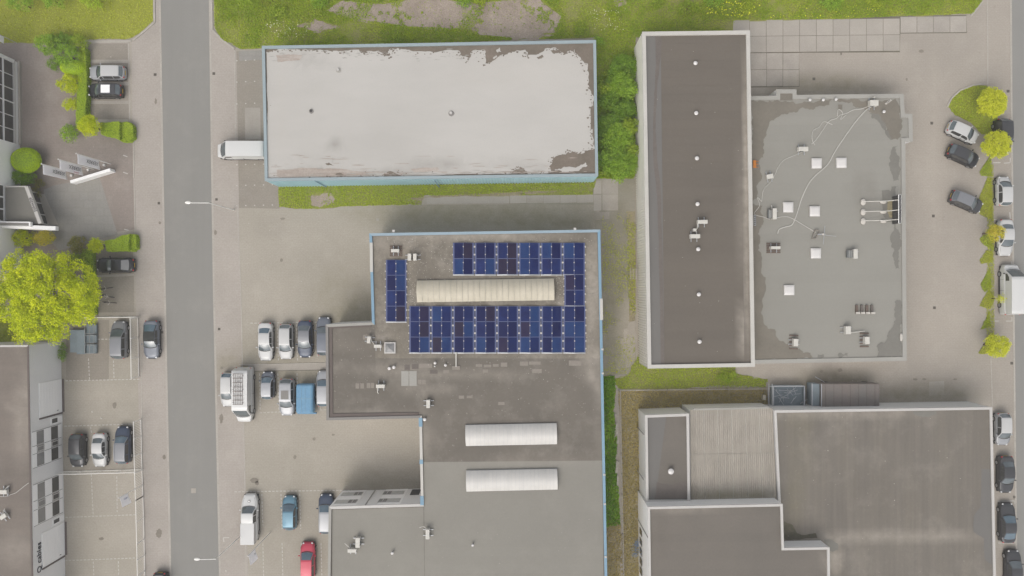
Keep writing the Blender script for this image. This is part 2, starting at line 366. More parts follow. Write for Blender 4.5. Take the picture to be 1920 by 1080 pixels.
# roof stains
SR = [(1400,330,10,230,2,.6),(1400,620,12,60,2,.6),(1180,200,20,260,1,.15),(730,455,50,30,2,.35),(900,445,220,9,2,.5),(1112,540,14,110,2,.5),
      (1110,680,24,50,2,.45),(760,700,60,24,2,.3),(870,700,120,12,2,.25),(700,780,120,8,2,.3),(800,820,14,60,2,.3),(1120,740,10,60,2,.5),(1122,840,8,60,2,.4),
      (960,860,180,6,2,.25),(640,640,40,10,2,.15),(680,690,100,8,2,.2),(640,755,80,6,2,.2),(800,735,60,8,2,.25),(1000,682,100,5,2,.4),
      (1640,778,220,9,2,.45),(1660,1008,220,10,2,.35),(1500,790,30,40,0,.3),(1490,930,20,60,0,.35),(1844,840,16,200,1,.3),(1650,930,120,60,1,.25),(1500,850,30,60,0,.2),(1480,1000,22,30,1,.8),(1565,1050,20,30,2,.5),
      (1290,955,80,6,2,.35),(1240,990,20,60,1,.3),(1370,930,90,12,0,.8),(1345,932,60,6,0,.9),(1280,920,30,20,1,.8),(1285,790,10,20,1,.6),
      (40,660,20,8,2,.7),(45,780,14,120,2,.4),(30,1030,40,30,2,.3),(30,890,50,12,1,.6),(50,1020,8,40,2,.6),(20,770,16,8,2,.5),
      (1440,300,12,40,1,.2),(1000,140,200,40,2,.1),(640,320,120,9,1,.35),(560,105,40,8,1,.4),(590,115,60,5,1,.2),(620,108,20,6,1,.3),(880,162,60,3,1,.25),(700,300,160,6,1,.25),
      (1620,360,26,50,1,.35),(1500,200,120,10,1,.1),(820,310,60,6,1,.4),(760,322,60,8,1,.5),(1000,312,120,8,1,.2),(530,200,12,100,2,.1),(630,268,16,3,1,.6),(620,275,60,3,1,.15)]
def set_stain_shade(o, z, table):
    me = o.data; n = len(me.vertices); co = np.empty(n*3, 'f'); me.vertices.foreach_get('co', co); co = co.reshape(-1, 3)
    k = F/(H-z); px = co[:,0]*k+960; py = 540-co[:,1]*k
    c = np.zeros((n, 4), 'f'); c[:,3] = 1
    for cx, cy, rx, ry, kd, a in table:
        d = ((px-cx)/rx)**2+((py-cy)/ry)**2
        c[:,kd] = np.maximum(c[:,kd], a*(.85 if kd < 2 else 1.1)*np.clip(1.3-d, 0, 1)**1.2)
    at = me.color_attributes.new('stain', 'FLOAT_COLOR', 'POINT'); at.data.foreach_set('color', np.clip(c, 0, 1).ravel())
def sheet(name, poly, z, mat, parent=None, cell=1.2, stain_shade_z=None, table=ST, cut=True):
    bm = bmesh.new(); P = ccw([Vector((p[0], p[1])) for p in poly])
    bm.faces.new([bm.verts.new((p.x, p.y, z)) for p in P])
    bmesh.ops.recalc_face_normals(bm, faces=bm.faces[:]); bm.normal_update()
    if cut:
        x0 = max(-66, min(p.x for p in P)); x1 = min(66, max(p.x for p in P)); y0 = max(-38, min(p.y for p in P)); y1 = min(38, max(p.y for p in P))
        bmesh.ops.triangulate(bm, faces=bm.faces[:])
        x = x0+cell/2
        while x < x1:
            bmesh.ops.bisect_plane(bm, geom=bm.verts[:]+bm.edges[:]+bm.faces[:], plane_co=(x,0,0), plane_no=(1,0,0)); x += cell
        y = y0+cell/2
        while y < y1:
            bmesh.ops.bisect_plane(bm, geom=bm.verts[:]+bm.edges[:]+bm.faces[:], plane_co=(0,y,0), plane_no=(0,1,0)); y += cell
    me = bpy.data.meshes.new(name); bm.to_mesh(me); bm.free()
    o = link(name, me, mat, parent); set_stain_shade(o, z if stain_shade_z is None else stain_shade_z, table)
    if parent is None: o['kind'] = 'structure'
    return o
def gp(pts, z=0): return [G(x, y, z) for x, y in pts]
def strip(name, pts, w, z0, z1, mat, parent=None, kind='structure'):
    mb = MB()
    for a, b in zip(pts[:-1], pts[1:]):
        a = G(*a); b = G(*b); d = (b-a).normalized(); nrm = Vector((-d.y, d.x, 0))*w/2
        mb.prism([(a+nrm)[:2], (b+nrm)[:2], (b-nrm)[:2], (a-nrm)[:2]], z0, z1)
    o = mb.build(name, mat, parent)
    if parent is None and kind: o['kind'] = kind
    return o
# ---------------------------------------------------------------- the ground
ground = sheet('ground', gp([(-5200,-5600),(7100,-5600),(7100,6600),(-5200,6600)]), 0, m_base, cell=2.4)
road_w = sheet('road', gp([(260,-2400),(300,0),(304,200),(310,540),(321,1080),(345,3200),(440,3200),(412,1080),(400,540),(395,200),(392,0),(370,-2400)]), .012, m_road, cut=False)
road_e = sheet('road_east', gp([(1885,-2400),(1896,0),(1898,270),(1901,540),(1907,1080),(1930,3200),(2060,3200),(2040,-2400)]), .012, m_road2, cut=False)
sheet('sidewalk', gp([(245,-2400),(292,0),(291,45),(247,80),(249,300),(256,600),(268,1080),(290,3200),(344,3200),(320.4,1080),(309.4,540),(303.4,200),(299.4,0),(259,-2400)]), .010, m_walk)
sheet('sidewalk_middle', gp([(371,-2400),(392.6,0),(395.6,200),(400.6,540),(412.6,1080),(441,3200),(495,3200),(466,1080),(452,600),(443,96),(400,58),(398,0),(380,-2400)]), .010, m_walk)
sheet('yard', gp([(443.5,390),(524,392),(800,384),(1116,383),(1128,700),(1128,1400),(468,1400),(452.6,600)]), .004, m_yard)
sheet('yard_north', gp([(443.5,96),(500,96),(530,352),(524,391.5),(447,389.6)]), .007, m_bay)
sheet('east_yard', gp([(1400,60),(1370,30),(1830,20),(1852,-40),(1882,-2400),(1884,-2400),(1895.4,0),(1900.4,540),(1906.4,1080),(1930,3200),(1860,3200),(1852,760),(1130,768),(1135,690),(1400,690)]), .004, m_east)
sheet('forecourt', gp([(-600,80),(160,80),(172,100),(172,240),(250,262),(252,430),(180,440),(185,595),(-600,595)]), .008, m_fore)
sheet('west_yard', gp([(100,596),(256,596),(268,1080),(290,3200),(100,3200)]), .005, m_yard)
sheet('entrance_paving', gp([(82,356),(100,348),(150,338),(187,333),(205,390),(221,440),(110,470),(86,440)]), .012, m_ent, cut=False)
bays = sheet('parking_bay', gp([(163,82),(239,80),(243,228),(166,228)]), .013, m_bay)
for q in ([(181,459),(249,455),(251,515),(182,518)], [(183,519),(251,516),(252,585),(186,586)], [(125,600),(205,600),(204,712),(124,714)]):
    sheet('parking_bay', gp(q), .013, m_bay)
for i, yy in enumerate((79, 115, 157, 192, 227)):
    strip('bay_divider', [(163, yy), (241, yy)], .42 if i else .3, .013, .020, m_slab)
strip('bay_divider', [(172,452),(250,450)], .42, .013, .020, m_slab); strip('bay_divider', [(183,518),(251,515)], .3, .013, .020, m_slab)
# edging kerbs
for pts, w, hh in (([(289,-30),(290,42),(272,58),(250,76)], .22, .11), ([(397,-30),(398,56),(418,76),(440,92)], .22, .11), ([(440,94),(442,300)], .15, .03), ([(445,390),(452,560),(459,900),(462,1100)], .12, .02),
    ([(299,-40),(303,200),(309,540),(320,1100)], .24, .02), ([(393,-40),(396,200),(401,540),(413,1100)], .24, .02), ([(241,80),(243,228)], .13, .02),
    ([(251,232),(251,334)], .14, .05), ([(252,350),(254,445)], .14, .05), ([(1851,-40),(1852,160)], .14, .03), ([(1895,-40),(1897,270),(1900,540),(1906,1100)], .22, .03),
    ([(1858,672),(1861,765)], .12, .02), ([(264,640),(266,760),(270,1100)], .12, .03), ([(1845,0),(1820,30)], .2, .1), ([(165,78),(247,77)], .25, .06)):
    strip('kerb', pts, w, -.02, hh, m_kerb)
strip('concrete_path', [(466,690),(560,688),(650,686)], .95, -.02, .05, m_slabg)
strip('kerb', [(448,684),(640,680)], .1, -.02, .07, m_kerb)
strip('kerb', [(478,696),(640,693)], .08, -.02, .06, m_joint)
strip('paving_strip', [(800,374),(955,373)], 1.1, -.02, .018, m_slabg)
# lawn, gravel and planted ground
lawn = sheet('lawn_ground', jag(gp([(-900,-900),(286,-900),(287,40),(250,70),(235,74),(160,74),(150,80),(34,80),(-900,80)]), .12, .6, 1), .03, m_lawn, cut=False)
POLY = {}
POLY['wild'] = gp([(402,-500),(1850,-500),(1842,0),(1822,26),(1700,30),(1560,36),(1378,38),(1374,62),(1300,70),(1192,70),(1190,100),(1188,335),(1115,335),(1115,70),(900,78),(450,92),(416,74),(402,50)])
wildg = sheet('verge_ground', jag(POLY['wild'], .18, .6, 2), .028, m_soil, cut=False)
GRAV = [[(612,20),(640,2),(720,8),(800,-6),(900,6),(1010,-4),(1052,30),(1040,62),(980,72),(900,66),(860,54),(770,50),(700,40),(660,36)],
        [(1150,2),(1180,-8),(1175,10),(1155,14)], [(555,50),(590,36),(640,50),(600,62)], [(960,66),(1000,58),(1040,66),(1010,74),(960,76)]]
for k, q in enumerate(GRAV): sheet('gravel_patch', jag(gp(q), .28, .9, 10+k), .034+.003*k, m_dirt, cut=False)
POLY['southA'] = gp([(523,345),(1118,332),(1112,365),(1000,366),(960,368),(796,366),(790,384),(640,387),(570,392),(524,388)])
sheet('verge_ground', jag(POLY['southA'], .15, .5, 3), .026, m_soil, cut=False)
sheet('gravel_patch', jag(gp([(583,368),(605,362),(625,366),(626,380),(604,387),(584,384)]), .2, .4, 21), .032, m_dirt, cut=False)
sheet('gravel_patch', jag(gp([(760,374),(797,369),(960,360),(1060,358),(960,368),(796,370),(790,384)]), .15, .4, 23), .031, m_drys, cut=False)
POLY['southC'] = gp([(1188,682),(1200,660),(1375,672),(1380,700),(1440,712),(1435,726),(1300,726),(1160,728),(1150,712),(1180,700)])
sheet('verge_ground', jag(POLY['southC'], .2, .5, 4), .026, m_soil, cut=False)
POLY['dry'] = gp([(1160,731),(1436,727),(1440,766),(1300,770),(1200,772),(1200,1500),(1176,1500),(1168,1080),(1163,800)])
sheet('dry_ground', jag(POLY['dry'], .12, .5, 5), .024, m_drys, cut=False)
POLY['ivy'] = gp([(1128,706),(1152,704),(1154,728),(1150,770),(1157,820),(1154,870),(1160,930),(1162,982),(1128,990)])
sheet('ivy_ground', jag(POLY['ivy'], .12, .5, 6), .026, m_soil, cut=False)
sheet('dry_ground', jag(gp([(1128,980),(1164,980),(1168,1500),(1128,1500)]), .12, .5, 7), .022, m_drys, cut=False)
sheet('dry_ground', jag(gp([(1176,395),(1190,395),(1191,600),(1178,605),(1180,500)]), .12, .5, 8), .026, m_drys, cut=False)
POLY['island'] = gp([(1776,200),(1785,184),(1800,170),(1825,161),(1850,160),(1868,190),(1870,240),(1862,250),(1840,252),(1820,230),(1790,216)])
sheet('island_ground', jag(POLY['island'], .08, .5, 9), .04, m_lawn, cut=False)
strip('kerb', [(1776,200),(1783,185),(1799,170),(1824,160),(1846,157)], .18, -.02, .12, m_kerb)
HS = [[(1836,322),(1858,290),(1859,330),(1840,330)], [(1850,334),(1859,334),(1860,414),(1833,398),(1837,366)], [(1836,448),(1862,420),(1862,470),(1845,460)],
      [(1848,470),(1860,470),(1860,492),(1838,494),(1836,488)], [(1838,535),(1856,500),(1858,540),(1846,548)], [(1836,574),(1854,540),(1864,560),(1856,580)], [(1838,618),(1854,584),(1858,612)], [(1834,662),(1862,622),(1864,660),(1840,664)]]
for k, q in enumerate(HS): sheet('planting_ground', jag(gp(q), .12, .3, 30+k), .03, m_soil, cut=False)
sheet('worn_concrete', jag(gp([(1170,618),(1180,606),(1191,602),(1194,640),(1190,672),(1174,690),(1163,672),(1162,640)]), .35, .3, 91), .046, m_slab)
m_oil = M('oil_stain', s_(146,138,126), s_(132,124,112), s1=1, fine=.1)
for k, (x, y, rx, ry) in enumerate(((530,410,5,2.2),(528,488,3,3.5),(477,901,8,5),(482,906,4,4),(589,823,3,3),(553,857,3,4),(625,815,3,2),(1716,711,4.5,2.2),(1733,711,4,2),(1791,711,4,1.6),(1540,696,3,3),(1575,694,5,3.5),
    (1727,96,5,3.5),(1700,149,2,3),(1577,101,2,3),(300,418,2.5,3),(404,436,2.5,5),(292,190,2,6),(415,785,3.5,10),(416,690,3,3),(308,857,3,5),(298,1000,6,9),(255,505,3,3),(190,1010,5,3),(215,760,4,6),(1130,465,2,3))):
    sheet('oil_stain', jag(gp([(x+rx*math.cos(a), y+ry*math.sin(a)) for a in (0,.8,1.6,2.4,3.1,3.9,4.7,5.5)]), .07, .12, 200+k), .0205 if x > 1100 or x > 400 else .0195, m_oil, cut=False)
for k, q in enumerate(([(1742,716),(1770,714),(1770,740),(1742,742)], [(448,96),(490,94),(491,112),(449,114)], [(459,202),(488,202),(489,262),(460,262)])):
    sheet('repaved_patch', gp(q), .0165, m_slab if k != 1 else m_ent, cut=False)
grass('passage_weeds', gp([(1128,400),(1192,395),(1190,700),(1132,702)]), 40, .13, .12, f_lawn, 'scattered weeds in the joints of the passage between the two halls', cat='weeds', thin=.60) if False else None
# ---------------------------------------------------------------- concrete slabs, each its own piece
def slab(parent, quad, mat, zt=.03, gap=.025):
    P = ccw([p[:2] for p in quad]); Q = inset(P, gap); mb = MB(); mb.prism([(p[0], p[1]) for p in Q], -.02, zt+random.uniform(-.004, .006))
    o = mb.build('concrete_slab', mat, parent); set_stain_shade(o, 0, ST); return o
pav = sheet('slab_paving_bed', gp([(1374,35),(1690,30),(1812,28),(1813,62),(1688,63),(1687,98),(1498,99),(1499,163),(1408,164),(1406,100),(1374,100)]), .010, m_joint, cut=False)
for r in range(2):
    for c in range(11):
        x0 = 1374+c*31.3-(0 if c else 0); x1 = x0+31.3
        if c == 10: x1 = 1687
        if x0 >= 1686: continue
        y = lambda x, rr: 38-.011*(x-1374)+rr*30.5
        slab(pav, gp([(x0,y(x0,r)),(x1,y(x1,r)),(x1,y(x1,r+1)),(x0,y(x0,r+1))]), m_slabg)
for r in range(2):
    for c in range(3):
        x0 = 1407+c*30.4; slab(pav, gp([(x0,99.5+r*31.5),(x0+30.4,99+r*31.5),(x0+30.4,130.5+r*31.5),(x0,131+r*31.5)]), m_slab)
for c in range(4):
    x0 = 1688+c*31; slab(pav, gp([(x0,31.5-c*.4),(x0+31,31-c*.4),(x0+31,61.5-c*.3),(x0,62-c*.3)]), m_slab)
pas = sheet('passage_bed', gp([(955,366),(1112,364),(1112,335),(1192,335),(1192,700),(1180,702),(1130,706),(1124,384),(955,383)]), .010, m_slabd)
for c in range(5):
    x0 = 956+c*31.4; slab(pas, gp([(x0,366.5-c*.3),(x0+31.4,366-c*.3),(x0+31.4,381-c*.3),(x0,382-c*.3)]), m_slab if c == 1 else m_slabg)
slab(pas, gp([(1129,335),(1159,335),(1159,364),(1129,364)]), m_slab); slab(pas, gp([(1129,364),(1159,364),(1159,395),(1129,395)]), m_slab)
slab(pas, gp([(1113,338),(1128,338),(1128,364),(1113,364)]), m_slabg); slab(pas, gp([(1113,365),(1128,365),(1128,395),(1113,396)]), m_slabg)
slab(pas, gp([(1160,336),(1190,336),(1190,364),(1160,364)]), m_slabd); slab(pas, gp([(1160,365),(1190,365),(1190,394),(1160,395)]), m_slabd)
slab(pas, gp([(1113,397),(1143,397),(1143,411),(1114,412)]), m_slab)
for r in range(9):
    for c in range(2):
        y0 = 412+r*31.5; x0 = 1115+c*30+r*.9
        slab(pas, gp([(x0,y0),(x0+30,y0),(x0+30.6,y0+31.5),(x0+.6,y0+31.5)]), m_slabd, .026, .02)
# ---------------------------------------------------------------- painted markings
def dashes(p0, p1, dash=.30, gap=.17, w=.10, name='parking_marking'):
    a = G(*p0); b = G(*p1); d = b-a; L = d.length; d.normalize(); n = Vector((-d.y, d.x, 0))*w/2; mb = MB(); t = 0
    v = []; f = []
    while t < L:
        e = min(L, t+dash); q = [a+d*t-n, a+d*e-n, a+d*e+n, a+d*t+n]; k = len(v)
        v += [(p.x, p.y, .021) for p in q]; f.append((k, k+1, k+2, k+3)); t += dash+gap
    o = build(name, v, f, m_paint); o['kind'] = 'structure'
for a, b in (((123,714),(262,711)),((166,672),(168,712)),((213,676),(214,712)),((183,636),(207,636)),((121,799),(254,795)),((170,800),(172,812)),((171,882),(175,968)),
             ((219,893),(220,960)),((123,970),(254,965)),((122,1051),(256,1046)),((175,1053),(177,1100)),((222,1052),(223,1100)),
             ((470,606),(606,604)),((520,608),(522,676)),((556,608),(558,676)),((594,608),(595,672)),((487,700),(488,771)),((521,700),(523,770)),((557,700),(558,770)),((596,698),(598,768)),((487,774),(640,767)),
             ((440,922),(660,919)),((491,926),(493,985)),((527,926),(529,992)),((562,926),(564,992)),((493,1019),(495,1100)),((529,1018),(531,1100)),((565,1018),(567,1100)),((602,1018),(604,1100)),
             ((600,700),(601,770))):
    dashes(a, b)
for yy in (114, 154, 195, 309, 348, 386):
    dashes((443, yy), (525 if yy > 300 else 490, yy-2), .16, .95, .13)
for a, b in (((1894,226),(1894,246)),((1887,228),(1894,228)),((1862,305),(1876,305)),((1882,306),(1895,305)),((1894,296),(1894,306)),((1893,398),(1894,410)),((1858,412),(1868,412)),
             ((1896,490),(1897,496)),((1862,602),(1872,602)),((1886,602),(1897,602)),((1897,594),(1897,603)),((1870,940),(1902,939)),((1902,939),(1903,945)),((1871,1018),(1903,1018)),((1903,1012),(1904,1026)),
             ((419,1008),(430,1008)),((419,1008),(420,1016)),((231,291),(239,294)),((231,323),(240,326)),((233,430),(242,432))):
    dashes(a, b, 50, 1, .12)
# iron covers in the paving
for x, y, w, mt, lb in ((291,140,5,m_gdark,'small iron drain grate in the west pavement opposite the silver hatchback'),
    (401,138,5,m_gdark,'small iron drain grate in the paving west of the white-roofed hall'),
    (298,381,4.5,m_gdark,'small iron drain grate in the pavement left of the street lamp head'),
    (406,374,4.5,m_gdark,'small iron drain grate in the paving at the foot of the upper street lamp'),
    (304,623,4.5,m_gdark,'small iron drain grate right beside the parked soft-top car'),
    (411,617,4.5,m_gdark,'small iron drain grate at the road edge above the white van with roof rack'),
    (1526,148,5,m_gdark,'dark square drain in the yard just north of the grey flat roof'),
    (1747,231,5,m_gdark,'dark square drain beside the white hatchback parked at an angle'),
    (1750,405,5,m_gdark,'dark square drain in the middle of the east yard beside the roof billboard'),
    (1752,577,5,m_gdark,'dark square drain in the east yard level with the white high van'),
    (1890,171,5,m_gdark,'iron drain grate beside the uppermost round tree by the east road'),
    (1897,681,5,m_gdark,'iron drain grate at the edge of the east road below the lowest round tree'),
    (1902,932,5,m_gdark,'iron drain grate between two dark parked cars by the east road'),
    (363,920,9,m_slabg,'pale square manhole cover in the middle of the west road'),
    (708,412,5,m_slabg,'small white square cover plate in the yard north of the solar roof')):
    p = G(x, y); h = w/30; o = empty('drain_cover', (p.x, p.y, 0), 0, lb, 'drain cover')
    mb = MB(); mb.box(-h,h,-h,h,.0,.026); mb.build('frame', mt, o)
    mb = MB()
    for k in range(5): mb.box(-h*.8+k*h*.36, -h*.8+k*h*.36+h*.16, -h*.8, h*.8, .027, .034)
    mb.build('grate', m_gdark if mt is m_gdark else mt, o)
# ---------------------------------------------------------------- buildings
def felt(parent, quad, z, width, mat, horizontal=True, table=SR, zs=None, name='roofing_sheet'):
    a, b, c, d = [Vector((p[0], p[1])) for p in quad]    # nw ne se sw
    if not horizontal: a, b, c, d = d, a, b, c           # strips run along a-b side
    L = ((d-a).length+(c-b).length)/2; n = max(1, round(L/width)); m = max(2, int((b-a).length/1.1))
    for i in range(n):
        t0 = i/n; t1 = (i+1)/n; v = []
        for j in range(m+1):
            s = j/m
            p = a.lerp(b, s); q = d.lerp(c, s)
            u = p.lerp(q, t0); w = p.lerp(q, t1)
            v += [(u.x, u.y, z+.002), (w.x, w.y, z+.018), (w.x, w.y, z-.01)]
        f = []
        for j in range(m):
            k = j*3; f += [(k, k+1, k+4, k+3), (k+1, k+2, k+5, k+4)]
        o = build(name, v, f, mat, parent); set_stain_shade(o, z, table)
def building(label, px, h, wall, coping, name='building', cw=.3, drop=.22, roofmat=None, ribs={}, copmats={}, wallmats={}, proud=.04, copz=.12, z0=-.02):
    P = ccw([Vector(G(x, y, h)[:2]) for x, y in px]); c = sum(P, Vector((0, 0)))/len(P)
    root = empty(name, (0, 0, 0), 0, label, 'building'); I = inset(P, cw); O = inset(P, -proud); I2 = inset(P, cw+.02); n = len(P)
    rev = (P[0]-Vector(G(*px[0], h)[:2])).length > .01
    def eidx(i): return (n-2-i) % n if rev else i      # polygon edge number in the order given
    for i in range(n):
        j = (i+1) % n; e = eidx(i); a = P[i]; b = P[j]; wm = wallmats.get(e, wall)
        if e in ribs:
            L = (b-a).length; d = (b-a).normalized(); nn = Vector((d.y, -d.x)); k = int(L/ribs[e]); pts = []
            for q in range(k):
                t = L*q/k; s = L/k
                for ft, off in ((0, 0), (.42, 0), (.5, -.07), (.92, -.07)):
                    pts.append(a+d*(t+ft*s)+nn*off)
            pts.append(b)
            mb = MB(); v = [(p.x, p.y, z0) for p in pts]+[(p.x, p.y, h-copz) for p in pts]; m = len(pts)
            mb.add(v, [(q, q+1, m+q+1, m+q) for q in range(m-1)])
            mb.build('ribbed_wall', wm, root)
            ia = inset(P, .1)
            mb = MB(); mb.prism([ia[i], ia[j], I2[j], I2[i]], z0, h-copz-.01); mb.build('wall', wm, root)
        else:
            mb = MB(); mb.prism([a, b, I[j], I[i]], z0, h-copz); mb.build('wall', wm, root)
        mb = MB(); mb.prism([O[i], O[j], I2[j], I2[i]], h-copz, h); mb.build('coping', copmats.get(e, coping), root)
    if roofmat:
        sheet('roof', I, h-drop, roofmat, root, cell=1.5, table=SR)
    root['_h'] = h
    return root, P, I
# A: the white-roofed hall
A, PA, IA = building('long hall with patchy white flat roof and pale blue ribbed walls, beside the white van', [(491.5,86.5),(1117,75.5),(1121,330),(497,339)], 5.0, m_blueW, m_blueA, 'industrial_hall', .28, .2, m_rAb, ribs={2:.36}, copmats={0:m_blueA})
zA = 5.0-.2
def roofpatch(parent, px, h, z, mat, amp=.12, step=.35, seed=0, name='roof_patch', table=SR, cell=1.2):
    return sheet(name, jag([G(x, y, h) for x, y in px], amp, step, seed), z, mat, parent, cell=cell, table=table)
edge = [(498,96),(520,91),(560,92),(585,94),(620,95),(645,94),(672,92),(682,100),(688,94),(716,98),(722,100),(728,92),(745,89),(770,94),(812,97),(858,93),(866,104),(880,108),(886,94),(908,92),(910,118),(922,114),(935,104),
        (960,96),(985,92),(990,102),(1010,100),(1022,90),(1042,88),(1060,100),(1078,92),(1085,104),(1102,118),(1104,140),(1108,170),(1114,180),(1110,205),(1112,240),(1114,262),(1116,278),(1108,280),(1090,288),(1075,284),(1050,290),(1036,300),(1030,312),(1038,322),(1010,326),(990,326),(984,318),(976,314),(966,318),(958,325),(900,327),(760,330),(735,322),(722,328),(700,331),(640,332),(600,334),(520,335),(500,334)]
wr = sheet('white_coating', jag([G(x, y, 5) for x, y in edge], .13, .33, 3), zA+.006, m_rA, A, cell=1.2, table=SR)
roofpatch(A, [(518,318),(560,314),(640,316),(690,322),(668,329),(600,331),(522,332)], 5, zA+.011, m_rust, .12, .4, 4, 'rust_stain')
roofpatch(A, [(516,102),(566,102),(560,112),(520,116)], 5, zA+.011, m_rust, .08, .4, 5, 'rust_stain')
roofpatch(A, [(770,316),(820,313),(824,318),(778,323)], 5, zA+.011, m_rust, .08, .4, 6, 'rust_stain')
roofpatch(A, [(720,326),(728,320),(738,322),(744,330),(722,331)], 5, zA+.012, m_rAb, .08, .3, 7, 'bare_patch')
for k, q in enumerate(([(1006,106),(1018,102),(1020,106),(1010,110)], [(724,102),(730,98),(732,102),(728,104)], [(628,326),(636,322),(648,330),(632,331)], [(1107,200),(1112,196),(1113,240),(1108,242)], [(1032,94),(1048,92),(1054,98),(1040,100)], [(606,306),(616,304),(626,310),(612,309)])):
    roofpatch(A, q, 5, zA+.012, m_rAb, .07, .25, 40+k, 'bare_patch')
roofpatch(A, [(1040,318),(1058,312),(1080,314),(1098,304),(1102,310),(1086,320),(1060,322)], 5, zA+.012, m_rA, .14, .25, 9, 'white_coating')
roofpatch(A, [(930,94),(937,88),(940,96),(932,97)], 5, zA+.012, m_rA, .08, .25, 11, 'white_coating'); roofpatch(A, [(924,108),(930,102),(934,108),(926,112)], 5, zA+.012, m_rA, .08, .25, 12, 'white_coating')
rr = random.Random(11); v = []; f = []
def fleck(px_, py_, rx_, ry_, z_, v, f):
    p_ = G(px_, py_, 5); n_ = 7; i_ = len(v); v.append((p_.x, p_.y, z_))
    for t_ in range(n_): q_ = rr.uniform(.45, 1.25); v.append((p_.x+rx_/15*q_*math.cos(6.28*t_/n_), p_.y+ry_/15*q_*math.sin(6.28*t_/n_), z_))
    for t_ in range(n_): f.append((i_, i_+1+t_, i_+1+(t_+1)%n_))
for k in range(420):
    e_ = edge[rr.randrange(len(edge))]; e2 = edge[(edge.index(e_)+1)%len(edge)]; t_ = rr.random()
    d_ = abs(rr.gauss(0, 5)); cx_, cy_ = 806, 208; X_ = e_[0]+(e2[0]-e_[0])*t_; Y_ = e_[1]+(e2[1]-e_[1])*t_; l_ = math.hypot(cx_-X_, cy_-Y_)
    s0_ = rr.uniform(.4, 1.7); fleck(X_+(cx_-X_)/l_*d_, Y_+(cy_-Y_)/l_*d_, s0_*1.4, s0_, zA+.016+k*.00002, v, f)
o = build('bare_fleck', v, f, m_rAb, A); o['kind'] = 'stuff'
v = []; f = []
for k in range(170):
    X_ = rr.choice((rr.uniform(515,700), rr.uniform(515,700), rr.uniform(680,960), rr.uniform(960,1110))); Y_ = 331-abs(rr.gauss(0, 9)) if rr.random() < .8 else rr.uniform(290, 330)
    fleck(X_, Y_, rr.uniform(3, 16), rr.uniform(.3, .9), zA+.026+k*.00002, v, f)
o = build('wear_streak', v, f, m_rust, A); o['kind'] = 'stuff'
v = []; f = []
for k in range(70):
    X_ = rr.choice((rr.uniform(560,740), rr.uniform(690,980), rr.uniform(980,1090))); Y_ = 331-abs(rr.gauss(0, 7)); fleck(X_, Y_, rr.uniform(2, 9), rr.uniform(.3, .9), zA+.031+k*.00002, v, f)
for k in range(60): fleck(rr.uniform(505, 900), rr.gauss(103, 5), rr.uniform(1, 7), rr.uniform(.3, .9), zA+.031+k*.00002, v, f)
o = build('dirt_streak', v, f, m_dcop, A); o['kind'] = 'stuff'
for x, y, r in ((583,208,4.2),(846,212,5.2),(634,131,4.6)):
    p = G(x, y, 5); mb = MB(); mb.cyl(p, r/15, zA, zA+.06, 20, r/17); o = mb.build('roof_drain', m_dgrey if y > 200 else m_dcop, A)
    mb = MB(); mb.cyl((p.x-.05, p.y+.05), r/30, zA+.06, zA+.22, 12); mb.build('drain_cap', m_white if x != 583 else m_dark, o)
for x in (590, 815):                                      # rainwater pipes on the south wall
    p = G(x, 337, 5); mb = MB(); mb.tube([(p.x, p.y-.12, 0), (p.x, p.y-.12, 4.9)], .07, 8); mb.build('downpipe', m_blue2, A)
# C: dark long roof with cream walls
C, PC, IC = building('tall narrow hall with dark brown roof, cream parapet and a row of white vents', [(1204.5,60),(1405.5,57.5),(1415,687),(1215,690.5)], 5.8, m_creamW, m_cream, 'industrial_hall', .38, .25, m_rC, ribs={3:.30})
zC = 5.8-.25; w = lambda *q: [G(x, y, 5.8) for x, y in q]
felt(C, w((1240,65),(1388,63),(1397,683),(1247,685)), zC, 1.0, m_rC)
felt(C, w((1210,66),(1239.6,65),(1246.6,685),(1220,685)), zC, 5.5, m_rCb)
felt(C, w((1388.4,63),(1400.5,63),(1409.5,683),(1397.4,683)), zC, 6.2, m_rC)
roofpatch(C, [(1236,66),(1241,72),(1239,110),(1234,150),(1232,200),(1230,240),(1233,300),(1240,360),(1243,470),(1244,560),(1247,684),(1240,684),(1238,560),(1236,470),(1233,370),(1226,300),(1225,240),(1227,180),(1231,120),(1229,66)], 5.8, zC+.02, m_patchd, .05, .4, 15, 'felt_seam')
for y in (117, 211, 296, 382, 467, 552, 641):
    x = 1305+(y-117)*.0145; p = G(x, y, 6.1); o = MB(); o.cyl(p, .12, zC, zC+.3, 12); q = o.build('roof_vent', m_steel, C)
    o = MB(); o.ell((p.x, p.y, zC+.34), .25, .25, .14, 16, 8, -.3); o.build('vent_cap', m_dome, q, True)
